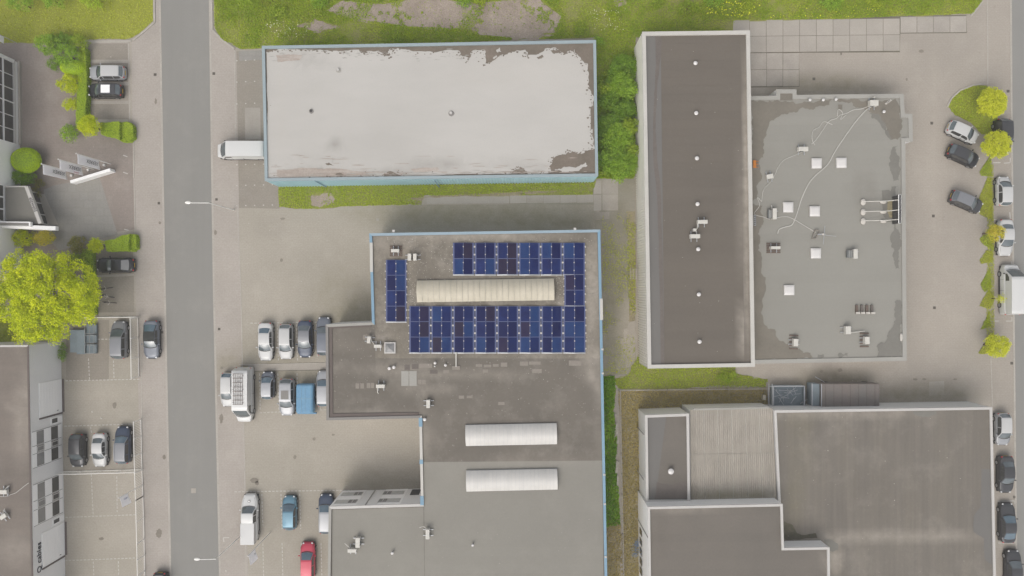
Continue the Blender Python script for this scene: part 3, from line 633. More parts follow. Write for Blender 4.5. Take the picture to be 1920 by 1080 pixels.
# D: low grey roof
D, PD, ID = building('low wide building with light grey flat roof carrying skylights, loose cables and units', [(1390,181),(1456,180),(1456,168),(1493,168),(1493,178.5),(1693.5,176.5),(1696,213.5),(1710,214),(1711,264.5),(1697,265.5),(1699.5,676),(1398,682)], 4.0, m_wallg, m_dcop, 'industrial_hall', .42, .12, m_rD, copz=.1)
zD = 4.0-.12; w = lambda *q: [G(x, y, 4.0) for x, y in q]
felt(D, w((1392,188),(1686,184),(1692,669),(1398,674)), zD, 1.0, m_rD)
felt(D, w((1687,219),(1705,219),(1705.5,259),(1688,259)), zD, 1.0, m_rD)
felt(D, w((1463,175),(1487,175),(1487,188),(1463,188)), zD, .9, m_rDm)
DP = [([(1404,187),(1458,186),(1560,186),(1556,196),(1530,200),(1500,204),(1470,214),(1446,226),(1440,240),(1432,262),(1424,300),(1430,330),(1420,370),(1404,380)], m_rDm),
      ([(1569,187),(1600,185),(1680,184),(1688,200),(1688,218),(1692,224),(1690,255),(1684,262),(1672,262),(1664,244),(1656,232),(1648,228),(1646,218),(1632,210),(1622,205),(1612,202),(1600,198),(1597,190),(1576,191)], m_rDm),
      ([(1645,213),(1655,226),(1662,232),(1668,250),(1676,262),(1670,262),(1660,244),(1648,228),(1632,212)], m_rDg), ([(1674,276),(1684,272),(1687,300),(1686,338),(1676,340),(1670,320),(1668,296)], m_rDg),
      ([(1672,350),(1684,348),(1686,400),(1690,450),(1688,504),(1680,504),(1674,480),(1671,440),(1666,400),(1664,370)], m_rDg),
      ([(1406,382),(1430,386),(1432,410),(1424,440),(1428,480),(1436,520),(1430,560),(1432,600),(1440,616),(1456,622),(1466,640),(1480,650),(1500,654),(1520,662),(1526,671),(1406,674)], m_rDm),
      ([(1534,664),(1544,664),(1546,670),(1534,671)], m_rDg), ([(1573,662),(1590,662),(1591,669),(1573,670)], m_rDg),
      ([(1678,566),(1688,562),(1690,590),(1688,612),(1691,640),(1691,668),(1645,671),(1644,650),(1660,642),(1664,630),(1674,614),(1680,600),(1677,580)], m_rDg)]
for k, (q, mt) in enumerate(DP): roofpatch(D, q, 4.0, zD+.022+.002*k, mt, .42, .22, 60+k, 'damp_patch')
roofpatch(D, [(1654,357),(1668,356),(1674,372),(1674,414),(1666,416),(1656,402)], 4.0, zD+.052, m_rDg, .05, .3, 75, 'damp_patch')
roofpatch(D, [(1665,376),(1676,375),(1676,408),(1668,408),(1664,392)], 4.0, zD+.056, m_drys, .08, .3, 76, 'silt_patch')
roofpatch(D, [(1572,196),(1580,196),(1580,205),(1572,205)], 4.0, zD+.056, m_rDm, .03, .3, 77, 'damp_patch')
def skylight(parent, x, y, zr, s=1.22, flat=False):
    p = G(x, y, zr+.3); mb = MB(); mb.box(p.x-s/2, p.x+s/2, p.y-s/2, p.y+s/2, zr, zr+.22); o = mb.build('skylight', m_white, parent)
    mb = MB(); n = 8; v = []; f = []
    for i in range(n+1):
        for j in range(n+1):
            u = i/n*2-1; t = j/n*2-1; v.append((p.x+u*s*.47, p.y+t*s*.47, zr+.225+.10*(1-u**8)*(1-t**8)))
    for i in range(n):
        for j in range(n): f.append((i*(n+1)+j, (i+1)*(n+1)+j, (i+1)*(n+1)+j+1, i*(n+1)+j+1))
    build('skylight_dome', v, f, m_dome, o, True)
for x, y in ((1532,306),(1578.5,305),(1478.5,388.5),(1528.5,396),(1530.5,475),(1480.5,544)): skylight(D, x, y, zD)
for x, y in ((1519,187),(1544,187),(1568,186),(1658,209)):
    p = G(x, y, 4.3); mb = MB(); mb.cyl(p, .11, zD, zD+.35, 10); o = mb.build('roof_vent', m_steel, D); mb = MB(); mb.ell((p.x, p.y, zD+.38), .19, .19, .12, 14, 7, -.3); mb.build('vent_cap', m_dome, o, True)
# E: south-east group
E2, PE2, _ = building('big hall in the lower right with wide taupe roof and white parapet', [(1452,770),(1860,764),(1869,1180),(1700,1180),(1300,1180),(1300,945),(1460,941)], 4.4, m_wallg, m_white, 'industrial_hall', .24, .16, m_rE, copmats={6:m_white})
zE = 4.4-.16; w = lambda *q: [G(x, y, 4.4) for x, y in q]
felt(E2, w((1458,775.5),(1670,772.5),(1672,1170),(1462,1170)), zE, .76, m_rE, False); felt(E2, w((1670.3,772.5),(1855,769),(1863,1170),(1672.3,1170)), zE, .76, m_rE, False)
roofpatch(E2, [(1713,772),(1756,770),(1758,776),(1744,782),(1725,781),(1716,778)], 4.4, zE+.022, m_rDg, .05, .3, 80, 'damp_patch')
roofpatch(E2, [(1842,880),(1858,880),(1862,1060),(1848,1050),(1846,1010),(1827,998),(1827,968),(1840,952)], 4.4, zE+.022, m_rCb, .04, .5, 81, 'damp_patch')
roofpatch(E2, [(1471,978),(1485,984),(1494,998),(1506,1004),(1530,1000),(1534,1010),(1471,1012)], 4.4, zE+.022, m_mossd, .10, .3, 82, 'moss_patch')
roofpatch(E2, [(1546,1012),(1560,1012),(1572,1020),(1573,1032),(1562,1036),(1550,1030)], 4.4, zE+.024, m_rDg, .06, .3, 83, 'damp_patch')
#roofpatch(E2, [(1540,886),(1700,884),(1760,886),(1762,990),(1600,998),(1540,990)], 4.4, zE+.018, m_rE3, .02, 1.5, 84, 'felt_repair')
E1, PE1, _ = building('small dark flat-roofed corner wing with one round vent and grey side walls', [(1210,779),(1291.5,776),(1293.5,942),(1212,942)], 4.6, m_wallg, m_white, 'building_wing', .25, .25, m_rCb, copz=.1)
zE1 = 4.35
felt(E1, [G(x, y, 4.6) for x, y in ((1250,782),(1287,781),(1289,936),(1230,936))], zE1, 1.0, m_rE3)
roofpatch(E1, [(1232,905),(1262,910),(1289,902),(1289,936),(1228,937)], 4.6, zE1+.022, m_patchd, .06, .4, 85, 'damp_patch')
p = G(1258.5, 884.5, 4.9); mb = MB(); mb.cyl(p, .18, zE1, zE1+.4, 14); o = mb.build('roof_vent', m_steel, E1); mb = MB(); mb.ell((p.x, p.y, zE1+.44), .36, .36, .16, 20, 8, -.3); mb.build('vent_cap', m_dome, o, True)
# corrugated link building
Fb = empty('building_link', (0,0,0), 0, 'middle wing with pale corrugated sheet roof between the dark wing and taupe roof', 'building')
a, b, c, d = [G(x, y, 4.2) for x, y in ((1294.5,769.5),(1450,766),(1458,944),(1296,946))]
mb = MB(); mb.prism([a[:2], b[:2], c[:2], d[:2]], -.02, 4.0); mb.build('wall', m_wallg, Fb)
def corr(parent, a, b, c, d, z, pitch, amp, mat, cells=14, name='corrugated_sheet'):
    L = (b-a).length; n = int(L/pitch)*2; v = []; f = []; cols = n+1
    for j in range(cells+1):
        t = j/cells
        for i in range(cols):
            s = i/n; p = a.lerp(b, s).lerp(d.lerp(c, s), t); v.append((p.x, p.y, z+(amp if i % 2 else 0)))
    for j in range(cells):
        for i in range(n): k = j*cols+i; f.append((k, k+cols, k+cols+1, k+1))
    o = build(name, v, f, mat, parent); set_stain_shade(o, z, SR); return o
# six sheets side by side, two deep
for i in range(6):
    for j in range(2):
        s0, s1 = i/6, (i+1)/6-.002; t0, t1 = j*.47, (.47 if j == 0 else 1.0)
        q = [a.lerp(b, s).lerp(d.lerp(c, s), t) for s, t in ((s0, t0), (s1, t0), (s1, t1), (s0, t1))]
        corr(Fb, *q, 4.02+.03*j, .23, .05, m_rF, 6)
ga_ = G(1300,768,4.2); gb2 = G(1442,765,4.2); mb = MB(); mb.bar((ga_.x,ga_.y,4.05),(gb2.x,gb2.y,4.05),.22,.16); mb.build('gutter', m_dcop, Fb)
E3, PE3, _ = building('raised brown-roofed block with stepped white parapet at the bottom of the photo', [(1215,951),(1467,945.5),(1469.5,1028),(1555,1026.5),(1557,1180),(1218,1180)], 6.5, m_wpan, m_white, 'building_block', .22, .2, m_rE3, copz=.1)
zE3 = 6.3; w = lambda *q: [G(x, y, 6.5) for x, y in q]
felt(E3, w((1221,955),(1463,950),(1465,1032),(1224,1034)), zE3, 1.05, m_rE3); felt(E3, w((1224,1034.5),(1550,1032),(1552,1170),(1224,1170)), zE3, 1.05, m_rE3)
for yy in (815, 900, 1008):       # rainwater pipes on the west side walls
    z = 4.5 if yy < 940 else 6.3; p = G(1209 if yy < 940 else 1216.5, yy, z)
    mb = MB(); mb.tube([(p.x-.1, p.y, 0), (p.x-.1, p.y, z)], .06, 8); mb.build('downpipe', m_dcop, E1 if yy < 940 else E3)
mb = MB(); pa = G(1216, 1015, 6.5)
for k in range(5): mb.box(pa.x-.06, pa.x+.01, pa.y-.9-k*1.2, pa.y-.2-k*1.2, 1.2, 2.6)
mb.build('window', m_win, E3)
# B: the solar roof building with its notch
B, PB, IB = building('large central building with solar panels on its stepped flat roof and light blue parapet',
    [(693,438),(1125,431),(1140,1180),(614,1180),(617,950.5),(790,945.5),(786.5,783.5),(612.5,787.5),(611,609),(698,605)], 6.3, m_gpan, m_blue2, 'industrial_hall', .25, .2, m_rBr,
    copmats={2:m_dcop, 3:m_dcop, 4:m_white, 5:m_cream, 6:m_dgrey, 7:m_dgrey, 8:m_dcop, 0:m_blue, 1:m_blue2, 9:m_blue2}, copz=.14)
zB = 6.1; w = lambda *q: [G(x, y, 6.3) for x, y in q]
felt(B, w((699,443.5),(1120,437),(1126,672),(703,672)), zB, 1.0, m_rBu, False)
felt(B, w((703.5,672.5),(1126,672.5),(1128,779),(703.5,779)), zB, 1.0, m_rBr, True)
felt(B, w((618,614),(703,612),(703,780),(619,782)), zB, 1.0, m_rBr, True)
felt(B, w((793,779.4),(1128,779.4),(1129.6,864),(794,867)), zB, 1.0, m_rBr, True)
felt(B, w((794,867.3),(1129.6,864.3),(1133,1172),(797,1172)), zB, 1.0, m_rDl, True)
felt(B, w((622,957),(793.6,952),(796.6,1172),(622,1172)), zB, 1.0, m_rDl, True)
def kerbstrip(px0, px1, wd, parent, mat, z, dz):
    a = G(*px0, 6.3); b = G(*px1, 6.3); mb = MB(); mb.bar((a.x, a.y, z), (b.x, b.y, z), wd, dz); mb.build('roof_kerb', mat, parent)
kerbstrip((619.5,613),(621,783),.34,B,m_kgrey,6.16,.1); kerbstrip((622,779.5),(785,777),.42,B,m_kgrey,6.155,.1); kerbstrip((619,614.5),(696,611),.22,B,m_kgrey,6.158,.08)
# white and blue lengths of the coping on the west side
for (p0, p1, mt) in (((696,455),(696.6,510),m_cream), ((1127.2,560),(1127.9,600),m_cream)):
    a = G(*p0, 6.3); b = G(*p1, 6.3); mb = MB(); mb.bar((a.x, a.y, 6.31), (b.x, b.y, 6.31), .34, .03); mb.build('coping_cover', mt, B)
for y in (655,700,890,945,1044):
    p = G(1126+(y-430)*.0155, y, 6.3); mb = MB(); mb.box(p.x-.12,p.x+.12,p.y-.1,p.y+.1,6.3,6.38); mb.build('coping_clip', m_white, B)
for x, y in ((738,434.5),(1078,430.5)):
    p = G(x, y, 6.3); mb = MB(); mb.box(p.x-.14,p.x+.14,p.y-.05,p.y+.22,6.2,6.42); mb.build('overflow_spout', m_white, B)
for y0, y1 in ((783.5, 800), (862, 870), (930, 947)):
    a = G(787.5+(y0-783)*.018, y0, 6.3); b = G(787.5+(y1-783)*.018, y1, 6.3); mb = MB(); mb.bar((a.x+.06, a.y, 6.315), (b.x+.06, b.y, 6.315), .42, .03); mb.build('coping_cover', m_blue2, B)
# notch facade with windows (faces north)
fa = G(617, 950.5, 6.3); fb = G(790, 945.5, 6.3); fd = (fb-fa).normalized(); fn = Vector((-fd.y, fd.x, 0))
def fbox(parent, name, o, d, n, s0, s1, z0, z1, d0, d1, mat):
    P = [o+d*s0+n*d0, o+d*s1+n*d0, o+d*s1+n*d1, o+d*s0+n*d1]; mb = MB(); mb.prism([(p.x, p.y) for p in P], z0, z1); return mb.build(name, mat, parent)
for s0, s1 in ((.02, 3.0), (5.5, 8.2)):
    fbox(B, 'facade_panel', fa, fd, fn, s0, s1, .02, 6.1, 0, .03, m_wpan)
    for z0 in (1.0, 4.0):
        for (u0, u1, mt) in ((.35, 1.75, m_winl), (1.85, 2.8, m_wing)):
            if s0 > 5: u0, u1 = 2.75-u1, 2.75-u0
            o = fbox(B, 'window_frame', fa, fd, fn, s0+u0-.06, s0+u1+.06, z0-.06, z0+1.3, .03, .08, m_white)
            fbox(o, 'pane', fa, fd, fn, s0+u0+.02, s0+u1-.02, z0+.02, z0+1.22, .08, .10, mt)
            fbox(o, 'mullion', fa, fd, fn, s0+(u0+u1)/2-.03, s0+(u0+u1)/2+.03, z0+.02, z0+1.22, .10, .13, m_white)
fbox(B, 'window_frame', fa, fd, fn, 8.8, 9.9, .4, 2.6, 0, .05, m_dark); fbox(B, 'downpipe', fa, fd, fn, 4.1, 4.2, .1, 6.0, 0, .1, m_dcop)
# barrel vault rooflights
def vault(px, h, mat, rise=.55, base=.25):
    a, b, c, d = [G(x, y, h+.5) for x, y in px]; z = h+.0; n = 10; m = 24
    o = MB(); o.prism([a[:2], b[:2], c[:2], d[:2]], zB, zB+base); root = o.build('barrel_rooflight', m_frame, B)
    for k in range(m):        # each curved glazing sheet
        v = []; f = []
        for s in (k/m+.0008, (k+1)/m-.0008):
            for j in range(n+1):
                t = j/n; p = a.lerp(b, s).lerp(d.lerp(c, s), t); v.append((p.x, p.y, zB+base+rise*math.sin(math.pi*t)**.8))
        for j in range(n): f.append((j, j+1, n+2+j, n+1+j)[::1])
        build('glazing_sheet', v, f, mat, root, True)
    for s in (0, 1):
        v = []
        for j in range(n+1):
            t = j/n; p = a.lerp(b, s).lerp(d.lerp(c, s), t); v.append((p.x, p.y, zB+base+rise*math.sin(math.pi*t)**.8-.002))
        build('end_cap', v, [tuple(range(n+1))], mat, root)
vault([(780.5,526),(1039,522),(1040,563),(781,567)], 6.3, m_vault); vault([(872,798.5),(1044,795),(1045,834.5),(873,838)], 6.3, m_vaultw); vault([(873.5,884.5),(1045,881),(1046,920),(874,924)], 6.3, m_vaultw)
# roof patches and walkway plates on B
for x0, y0, x1, y1, mt in ((752,696,766,724,m_dcop),(767,696,781,724,m_dcop),(783,712,790,721,m_patch),(791,712,798,721,m_patch),(666,719,673,729,m_patch),(675,719,682,729,m_patch),(687,718,694,728,m_patch),(695,718,701,728,m_patch),
    (758,684,768,694,m_patchd),(772,683,784,692,m_patchd),(785,682,810,690,m_patch),(806,694,820,701,m_patchd),(831,694,842,700,m_patch),(892,683,904,688,m_patch),(907,684,921,689,m_patch),(924,683,935,688,m_patch),(939,680,951,688,m_patch),(905,693,915,699,m_patch),
    (860,742,870,748,m_patch),(875,742,886,747,m_patch),(998,692,1016,700,m_patch),(975,678,990,686,m_patch),(992,678,1014,684,m_patch),(1067,676,1090,686,m_patch),(713,630,722,636,m_patch),(680,628,700,637,m_patch),(934,754,946,760,m_patch)):
    a = G(x0, y0, 6.3); b = G(x1, y1, 6.3); mb = MB(); z = 6.13 if mt is not m_dcop else 6.15; mb.box(a.x, b.x, b.y, a.y, 6.08, z+random.uniform(0,.006)); mb.build('roof_plate', mt, B)
for x, y, r in ((729.5,691,.20),(738,689,.20),(815.5,681,.17),(815,687,.1),(835,685,.17),(796,1058-20,.0),(735,1038,.18),(886,1023,.16),(796,787,.2)):
    if r == 0: continue
    p = G(x, y, 6.6); mb = MB(); mb.cyl(p, r*.6, zB, zB+.35, 10); o = mb.build('roof_vent', m_steel, B); mb = MB(); mb.ell((p.x,p.y,zB+.38), r, r, .1, 14, 7, -.3); mb.build('vent_cap', m_dome, o, True)
# pyramid skylight
p = G(730.5, 652.5, 6.5); mb = MB(); mb.box(p.x-.65,p.x+.65,p.y-.65,p.y+.65,zB,zB+.25); o = mb.build('skylight', m_white, B)
s = .52; build('skylight_pyramid', [(p.x-s,p.y-s,zB+.255),(p.x+s,p.y-s,zB+.255),(p.x+s,p.y+s,zB+.255),(p.x-s,p.y+s,zB+.255),(p.x,p.y,zB+.6)], [(0,1,4),(1,2,4),(2,3,4),(3,0,4)], m_wing, o)
# lichen specks on the roofs: real crumbs, too many to pick apart
def specks(name, h, zone, n, sz, mat, parent):
    v = []; f = []
    for k in range(n):
        q = random.choice(zone); p = G(random.uniform(q[0], q[2]), random.uniform(q[1], q[3]), h); r = random.uniform(*sz); a0 = random.random()*3; i = len(v)
        for t in range(4): v.append((p.x+r*math.cos(a0+1.57*t)*random.uniform(.5,1.3), p.y+r*math.sin(a0+1.57*t)*random.uniform(.5,1.3), p.z))
        v.append((p.x, p.y, p.z+.03)); f += [(i, i+1, i+4), (i+1, i+2, i+4), (i+2, i+3, i+4), (i+3, i, i+4)]
    o = build(name, v, f, mat, parent); o['kind'] = 'stuff'
specks('debris', 6.13, [(765,450,850,525),(765,450,850,525),(700,445,1115,455),(702,620,1118,780),(765,520,780,572),(1042,515,1058,570)], 330, (.02,.06), m_bag, B)
specks('lichen', 6.125, [(700,445,1115,672)]*3+[(625,615,1118,780)], 900, (.03,.12), m_patch, B)
specks('debris', 5.58, [(1215,70,1400,680)], 30, (.02,.05), m_bag, C); specks('debris', 4.26, [(1470,780,1850,1075)], 30, (.02,.06), m_bag, E2)
specks('debris', 6.13, [(630,960,1125,1075),(630,620,1118,780)], 60, (.02,.05), m_bag, B)
# ---------------------------------------------------------------- solar arrays
mp_ = {}
for i, (cA, cB) in enumerate((((24,34,88),(32,42,100)), ((36,56,118),(30,44,100)), ((46,42,86),(60,52,88)), ((50,84,140),(36,60,120)), ((62,54,78),(50,44,82)), ((28,36,92),(44,66,132)))):
    mp_[i] = M('solar_cells_%s' % 'abcdef'[i], srgb(*cA, .50), srgb(*cB, .50), s1=.6, fine=.05, rough=.45, spec=.10)
PZ = 6.32
def panel(parent, x0, y0, x1, y1, left):
    a = G(x0+.1, y0+.15, PZ); b = G(x1-.1, y1-.15, PZ); zl, zr = (PZ-.12, PZ+.06) if left else (PZ+.06, PZ-.12)
    v = []; 
    for dz in (0, -.04): v += [(a.x, b.y, zl+dz), (b.x, b.y, zr+dz), (b.x, a.y, zr+dz), (a.x, a.y, zl+dz)]
    F_ = [(0,1,2,3),(7,6,5,4),(0,4,5,1),(1,5,6,2),(2,6,7,3),(3,7,4,0)]
    o = build('solar_panel', v, F_, m_frame_dark, parent)
    e = .035; v2 = [(a.x+e, b.y+e, zl+.004), (b.x-e, b.y+e, zr+.004), (b.x-e, a.y-e, zr+.004), (a.x+e, a.y-e, zl+.004)]
    build('cell_sheet', v2, [(0,1,2,3)], mp_[random.choice([0,0,1,1,5,5,0,1,2,3,3,4])], o)
m_gapdk = M('gap_dark', s_(84,88,104), fine=.08)
m_frame_dark = M('panel_frame', s_(92,100,136), fine=0, rough=.4)
def array(label, x0, y0, x1, y1, cols, rows, gaps=True):
    c = G((x0+x1)/2, (y0+y1)/2, 6.1); r = empty('solar_array', (0,0,0), 0, label, 'solar panels', 'solar arrays on the central roof')
    pw = (x1-x0)/cols*2; dots = MB(); rail = MB()
    for k in range(cols//2):
        xa = x0+k*pw; g = 1.9 if (gaps and k < cols//2-1) else 0
        wd = (pw-g)/2
        for q in range(2):
            for j in range(rows):
                ya = y0+(y1-y0)*j/rows; yb = y0+(y1-y0)*(j+1)/rows; panel(r, xa+q*wd, ya, xa+(q+1)*wd, yb, q == 0)
        for j in range(rows*2):
            yy = y0+(y1-y0)*(j+.5)/rows/2
            p = G(xa+wd, yy, PZ); dots.box(p.x-.05, p.x+.05, p.y-.07, p.y+.07, PZ-.1, PZ+.10)
            p = G(xa+2*wd+(1.3 if g else .6), yy, PZ); s = .10 if g else .06; dots.box(p.x-s, p.x+s, p.y-.09, p.y+.09, PZ-.2, PZ-.02)
            if k == 0: p = G(xa-.6, yy, PZ); dots.box(p.x-.05, p.x+.05, p.y-.08, p.y+.08, PZ-.2, PZ-.02)
            p = G(xa+wd, yy, PZ); rail.box(p.x-1.2, p.x+1.2, p.y-.02, p.y+.02, zB+.02, zB+.06)
        v = []                          # pale wind deflector at the south end
        for q, z in ((0, -.14), (1, .05), (2, -.14)):
            p = G(xa+q*wd, y1+.4, PZ); v += [(p.x, p.y, PZ+z), (p.x, p.y-.07, PZ+z-.02), (p.x, p.y-.10, zB+.02)]
        build('wind_deflector', v, [(0,1,4,3),(1,2,5,4),(3,4,7,6),(4,5,8,7)], m_frame, r)
    for k in range(cols//2-1):
        a = G(x0+(k+1)*pw-1.9, y0+.3, PZ-.2); b = G(x0+(k+1)*pw, y1-.3, PZ-.2); tr = MB(); tr.box(a.x, b.x, b.y, a.y, PZ-.24, PZ-.20); tr.build('gap_darkener', m_gapdk, r)  # added dark strip that blackens the gap between panel pairs
    d = dots.build('clamp', m_bag, r); d['kind'] = 'stuff'; e = rail.build('rail', m_frame, r); e['kind'] = 'stuff'
array('narrow upright solar array of two columns and four rows left of the cream rooflight', 723, 487, 762, 603, 2, 4)
array('upper solar array of two long rows above the cream barrel rooflight', 849, 455, 1097, 514.5, 12, 2)
array('small solar array of two columns right of the cream rooflight', 1058, 515, 1097, 573, 2, 2)
array('largest solar array of three long rows below the cream barrel rooflight', 767, 574, 1098, 661, 16, 3)
# ---------------------------------------------------------------- west buildings
# H: white facade with doors
gx = lambda px, py: G(px, py)
Hroot, PH, IH = building('white-fronted unit with dark brown roof, roller doors and black sign lettering', [(-500,652),(53,647.5),(63,1180),(-500,1180)], 5.8, m_gpan, m_kgrey, 'industrial_unit', .16, .12, m_rH, copz=.06, copmats={0:m_white})
felt(Hroot, [G(x, y, 5.8) for x, y in ((-60,655),(50,652),(55,905),(-60,908))], 5.68, 1.0, m_rH); felt(Hroot, [G(x, y, 5.8) for x, y in ((-60,909),(55,906),(61,1170),(-60,1170))], 5.68, 1.0, m_rH)
ho = G(53, 647.5, 5.8); hb = G(63, 1180, 5.8); ho.z = 0; hb.z = 0; hd = (hb-ho).normalized(); hn = Vector((-hd.y, hd.x, 0))
def hs_(py): return (py-647)/15.0     # photograph row at ground level -> metres along the wall
def hbox(name, y0, y1, z0, z1, d0, d1, mat, parent=None): return fbox(parent or Hroot, name, ho, hd, hn, hs_(y0), hs_(y1), z0, z1, d0, d1, mat)
for y0, y1 in ((717,779),(985,1047)):
    dr = hbox('roller_door', y0, y1, .05, 4.15, .0, .05, m_wpan)
    for k in range(8): hbox('door_section', y0+.4, y1-.4, .08+k*.51, .08+k*.51+.495, .05, .065, m_wpan, dr)
    hbox('door_handle', y1-6, y1-5, .8, 1.1, .065, .1, m_dark, dr)
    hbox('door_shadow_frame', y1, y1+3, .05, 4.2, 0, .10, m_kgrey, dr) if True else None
    hbox('threshold', y0, y1, .0, .045, .02, .3, m_kgrey, dr)
for gA, gB in ((800,864),(893,966)):
    pn = hbox('facade_panel', gA, gB, .3, 5.5, 0, .04, m_wpan)
    for yy in (gA, gA+(gB-gA)*.40, gA+(gB-gA)*.62, gB):
        hbox('panel_joint', yy-.35, yy+.35, .3, 5.5, .04, .047, m_dark, pn)
    for z0, z1 in ((.95, 2.2), (3.5, 4.75)):
        for (u0, u1) in ((0.02,.385),(.415,.605),(.635,.98)):
            ya = gA+(gB-gA)*u0; yb = gA+(gB-gA)*u1
            wn_ = hbox('window', ya, yb, z0, z1, .04, .055, m_dgrey if z0 > 3 else m_kgrey)
            hbox('pane', ya+1, yb-1, z0+.06, z1-.06, .055, .06, m_wing if z0 > 3 else m_win, wn_)
            if u0 > .3 and u0 < .5:
                for q0, q1, zz0, zz1 in ((ya+1.5, yb-1.5, z0, z0+.09), (ya+1.5, yb-1.5, z1-.09, z1), (ya+1.5, ya+2.8, z0+.09, z1-.09), (yb-2.8, yb-1.5, z0+.09, z1-.09)):
                    hbox('opening_frame', q0, q1, zz0, zz1, .061, .12, m_white, wn_)
for y0, y1 in ((785,797),(970,981)):
    dd = hbox('door', y0, y1, .05, 2.2, 0, .05, m_wpan); hbox('pane', y0+2, y1-2, 1.0, 2.0, .05, .06, m_win, dd)
def text(name, s, size, mat, mtx, parent, extr=.004):
    cu = bpy.data.curves.new(name, 'FONT'); cu.body = s; cu.size = size; cu.extrude = extr; cu.resolution_u = 3
    t = bpy.data.objects.new('tmp', cu); COL.objects.link(t); dg = bpy.context.evaluated_depsgraph_get()
    me = bpy.data.meshes.new_from_object(t.evaluated_get(dg)); bpy.data.objects.remove(t)
    me.transform(mtx); me.materials.clear(); o = link(name, me, mat, parent); return o
def basis(o, x, y, z): return Matrix(((x.x,y.x,z.x,o.x),(x.y,y.y,z.y,o.y),(x.z,y.z,z.z,o.z),(0,0,0,1)))
to = ho+hd*hs_(1052)+hn*.05+Vector((0,0,4.35)); up = Vector((0,0,1))
text('sign_lettering', 'Q cables', 1.02, m_ink, basis(to, -hd, up, hn).to_4x4(), Hroot, .02)
p = G(52, 903, 5.8)
mb = MB(); a = G(0,932,5.75); mb.tube([G(-40,930,5.75),G(10,931,5.75),G(30,924,5.75),G(46,911,5.75),G(53,906,5.8),G(80,893,3.6)], .035, 5)
tag(mb.build('cable', m_cable), 'thin white cable lying across the brown west roof and over its white front edge', 'cable')
# G: the white office with canopy
Gb = empty('office_building', (0,0,0), 0, 'white office building at the left edge with large glazed front and entrance canopy', 'building')
go = G(36, 118); gd_ = (G(41, 520)-go).normalized(); gn = Vector((-gd_.y, gd_.x, 0)); gL = (G(41,520)-go).length
if gn.x < 0: gn = -gn
def gbox(name, y0, y1, z0, z1, d0, d1, mat, parent=None): return fbox(parent or Gb, name, go, gd_, gn, (y0-118)/15, (y1-118)/15, z0, z1, d0, d1, mat)
gbox('wall', 118, 520, -.02, 7.5, -8, -.25, m_white)
gbox('wall_plinth', 118, 272, 0, .85, -.25, 0, m_gpan); gbox('window_sill', 116, 272, .0, .35, .05, .28, m_slab)
gbox('corner_post', 116.5, 122, .85, 7.5, -.25, .05, m_gpan)
gbox('wall', 272, 520, 0, 7.5, -.25, 0, m_wpan)
gbox('glass_backing', 122, 272, .85, 7.4, -.25, -.2, m_dark)
ys = [122, 147, 172, 197, 222, 247, 272]; zs = [.95, 2.7, 4.6]
for i in range(6):
    for k in range(2): gbox('pane', ys[i]+.8, ys[i+1]-.8, zs[k]+.05, zs[k+1]-.05, -.18, -.14, m_win)
for i, yy in enumerate(ys): gbox('mullion', yy-(.9 if i == 3 else .45), yy+(.9 if i == 3 else .45), .9, 7.3, -.2, -.02, m_gpan)
for zz in (.88, 2.66, 4.6): gbox('transom', 118, 272, zz-(.1 if zz < 1 else .05), zz+.06, -.19, -.0 if zz > 1 else .06, m_white if zz < 1 else m_gpan)
for i in range(20):
    gbox('cladding_rib', 432+i*4.2, 432+i*4.2+3.9, .2, 7.3, 0, .012, m_wpan)
# canopy
zc = 2.95
cp = [G(x, y, zc) for x, y in ((9,350),(49,349.5),(75,419),(10,419))]
mb = MB(); mb.prism([p[:2] for p in cp], zc-.35, zc-.12); can = mb.build('canopy', m_rDg, Gb)
for (a, b, w_) in ((cp[0], cp[1], .14), (cp[1], cp[2], .42)):
    mb = MB(); mb.bar((a.x, a.y, zc-.2), (b.x, b.y, zc-.2), w_, .45); bev(mb.build('canopy_fascia', m_white, can), .02)
a, b = cp[1], cp[2]; dd_ = (b-a).normalized(); mid = a.lerp(b, .30)
text('canopy_lettering', 'elzweld', .60, m_ink, basis(mid+Vector((0,0,.03))+Vector((-dd_.y, dd_.x, 0))*(-.14), dd_, Vector((-dd_.y, dd_.x, 0)), Vector((0,0,1))).to_4x4(), can, .02)
ga, gb_ = G(71,362), G(89,421); mb = MB(); mb.bar((ga.x, ga.y, 1.25), (gb_.x, gb_.y, 1.25), .1, 2.5); eg = mb.build('entrance_glazing', m_win, Gb)
for t in (0, .33, .70, 1):
    p = ga.lerp(gb_, t); mb = MB(); mb.bar((p.x+.06, p.y, 0), (p.x+.06, p.y, 2.6), .12, .12); mb.build('door_post', m_white, eg)
ge = G(100, 421); sg = G(88,366); mb = MB(); mb.prism([ga[:2], (sg.x-.3, sg.y+.1), (ge.x+.6, ge.y), gb_[:2]], .0, .03); mb.build('entrance_step', m_slabg, Gb)
a = G(-60, 421, 3.2); b = G(104, 428.5, 3.2)
mb = MB(); mb.prism([(a.x, a.y+.25), (b.x, b.y+.28), (b.x, b.y-.22), (a.x, a.y-.25)], 2.6, 3.2); bev(mb.build('blade_wall', m_wpan, Gb), .03)
mb = MB(); mb.prism([(a.x, a.y+.2), (b.x-2.6, b.y+.2), (b.x-2.6, b.y-.1), (a.x, a.y-.1)], -.02, 2.6); mb.build('blade_support', m_wallg, Gb)
a = G(-60, 419, 3.6); b = G(57, 420.5, 3.6)
mb = MB(); mb.prism([(a.x, a.y+.3), (b.x, b.y+.3), (b.x, b.y-.28), (a.x, a.y-.3)], 3.2, 3.6); mb.build('blade_wall_top', m_wpan, Gb)
mb = MB(); mb.prism([(a.x, a.y+.16), (b.x-.2, b.y+.16), (b.x-.2, b.y-.2), (a.x, a.y-.2)], 3.6, 3.62); mb.build('wall_gutter', m_dgrey, Gb)
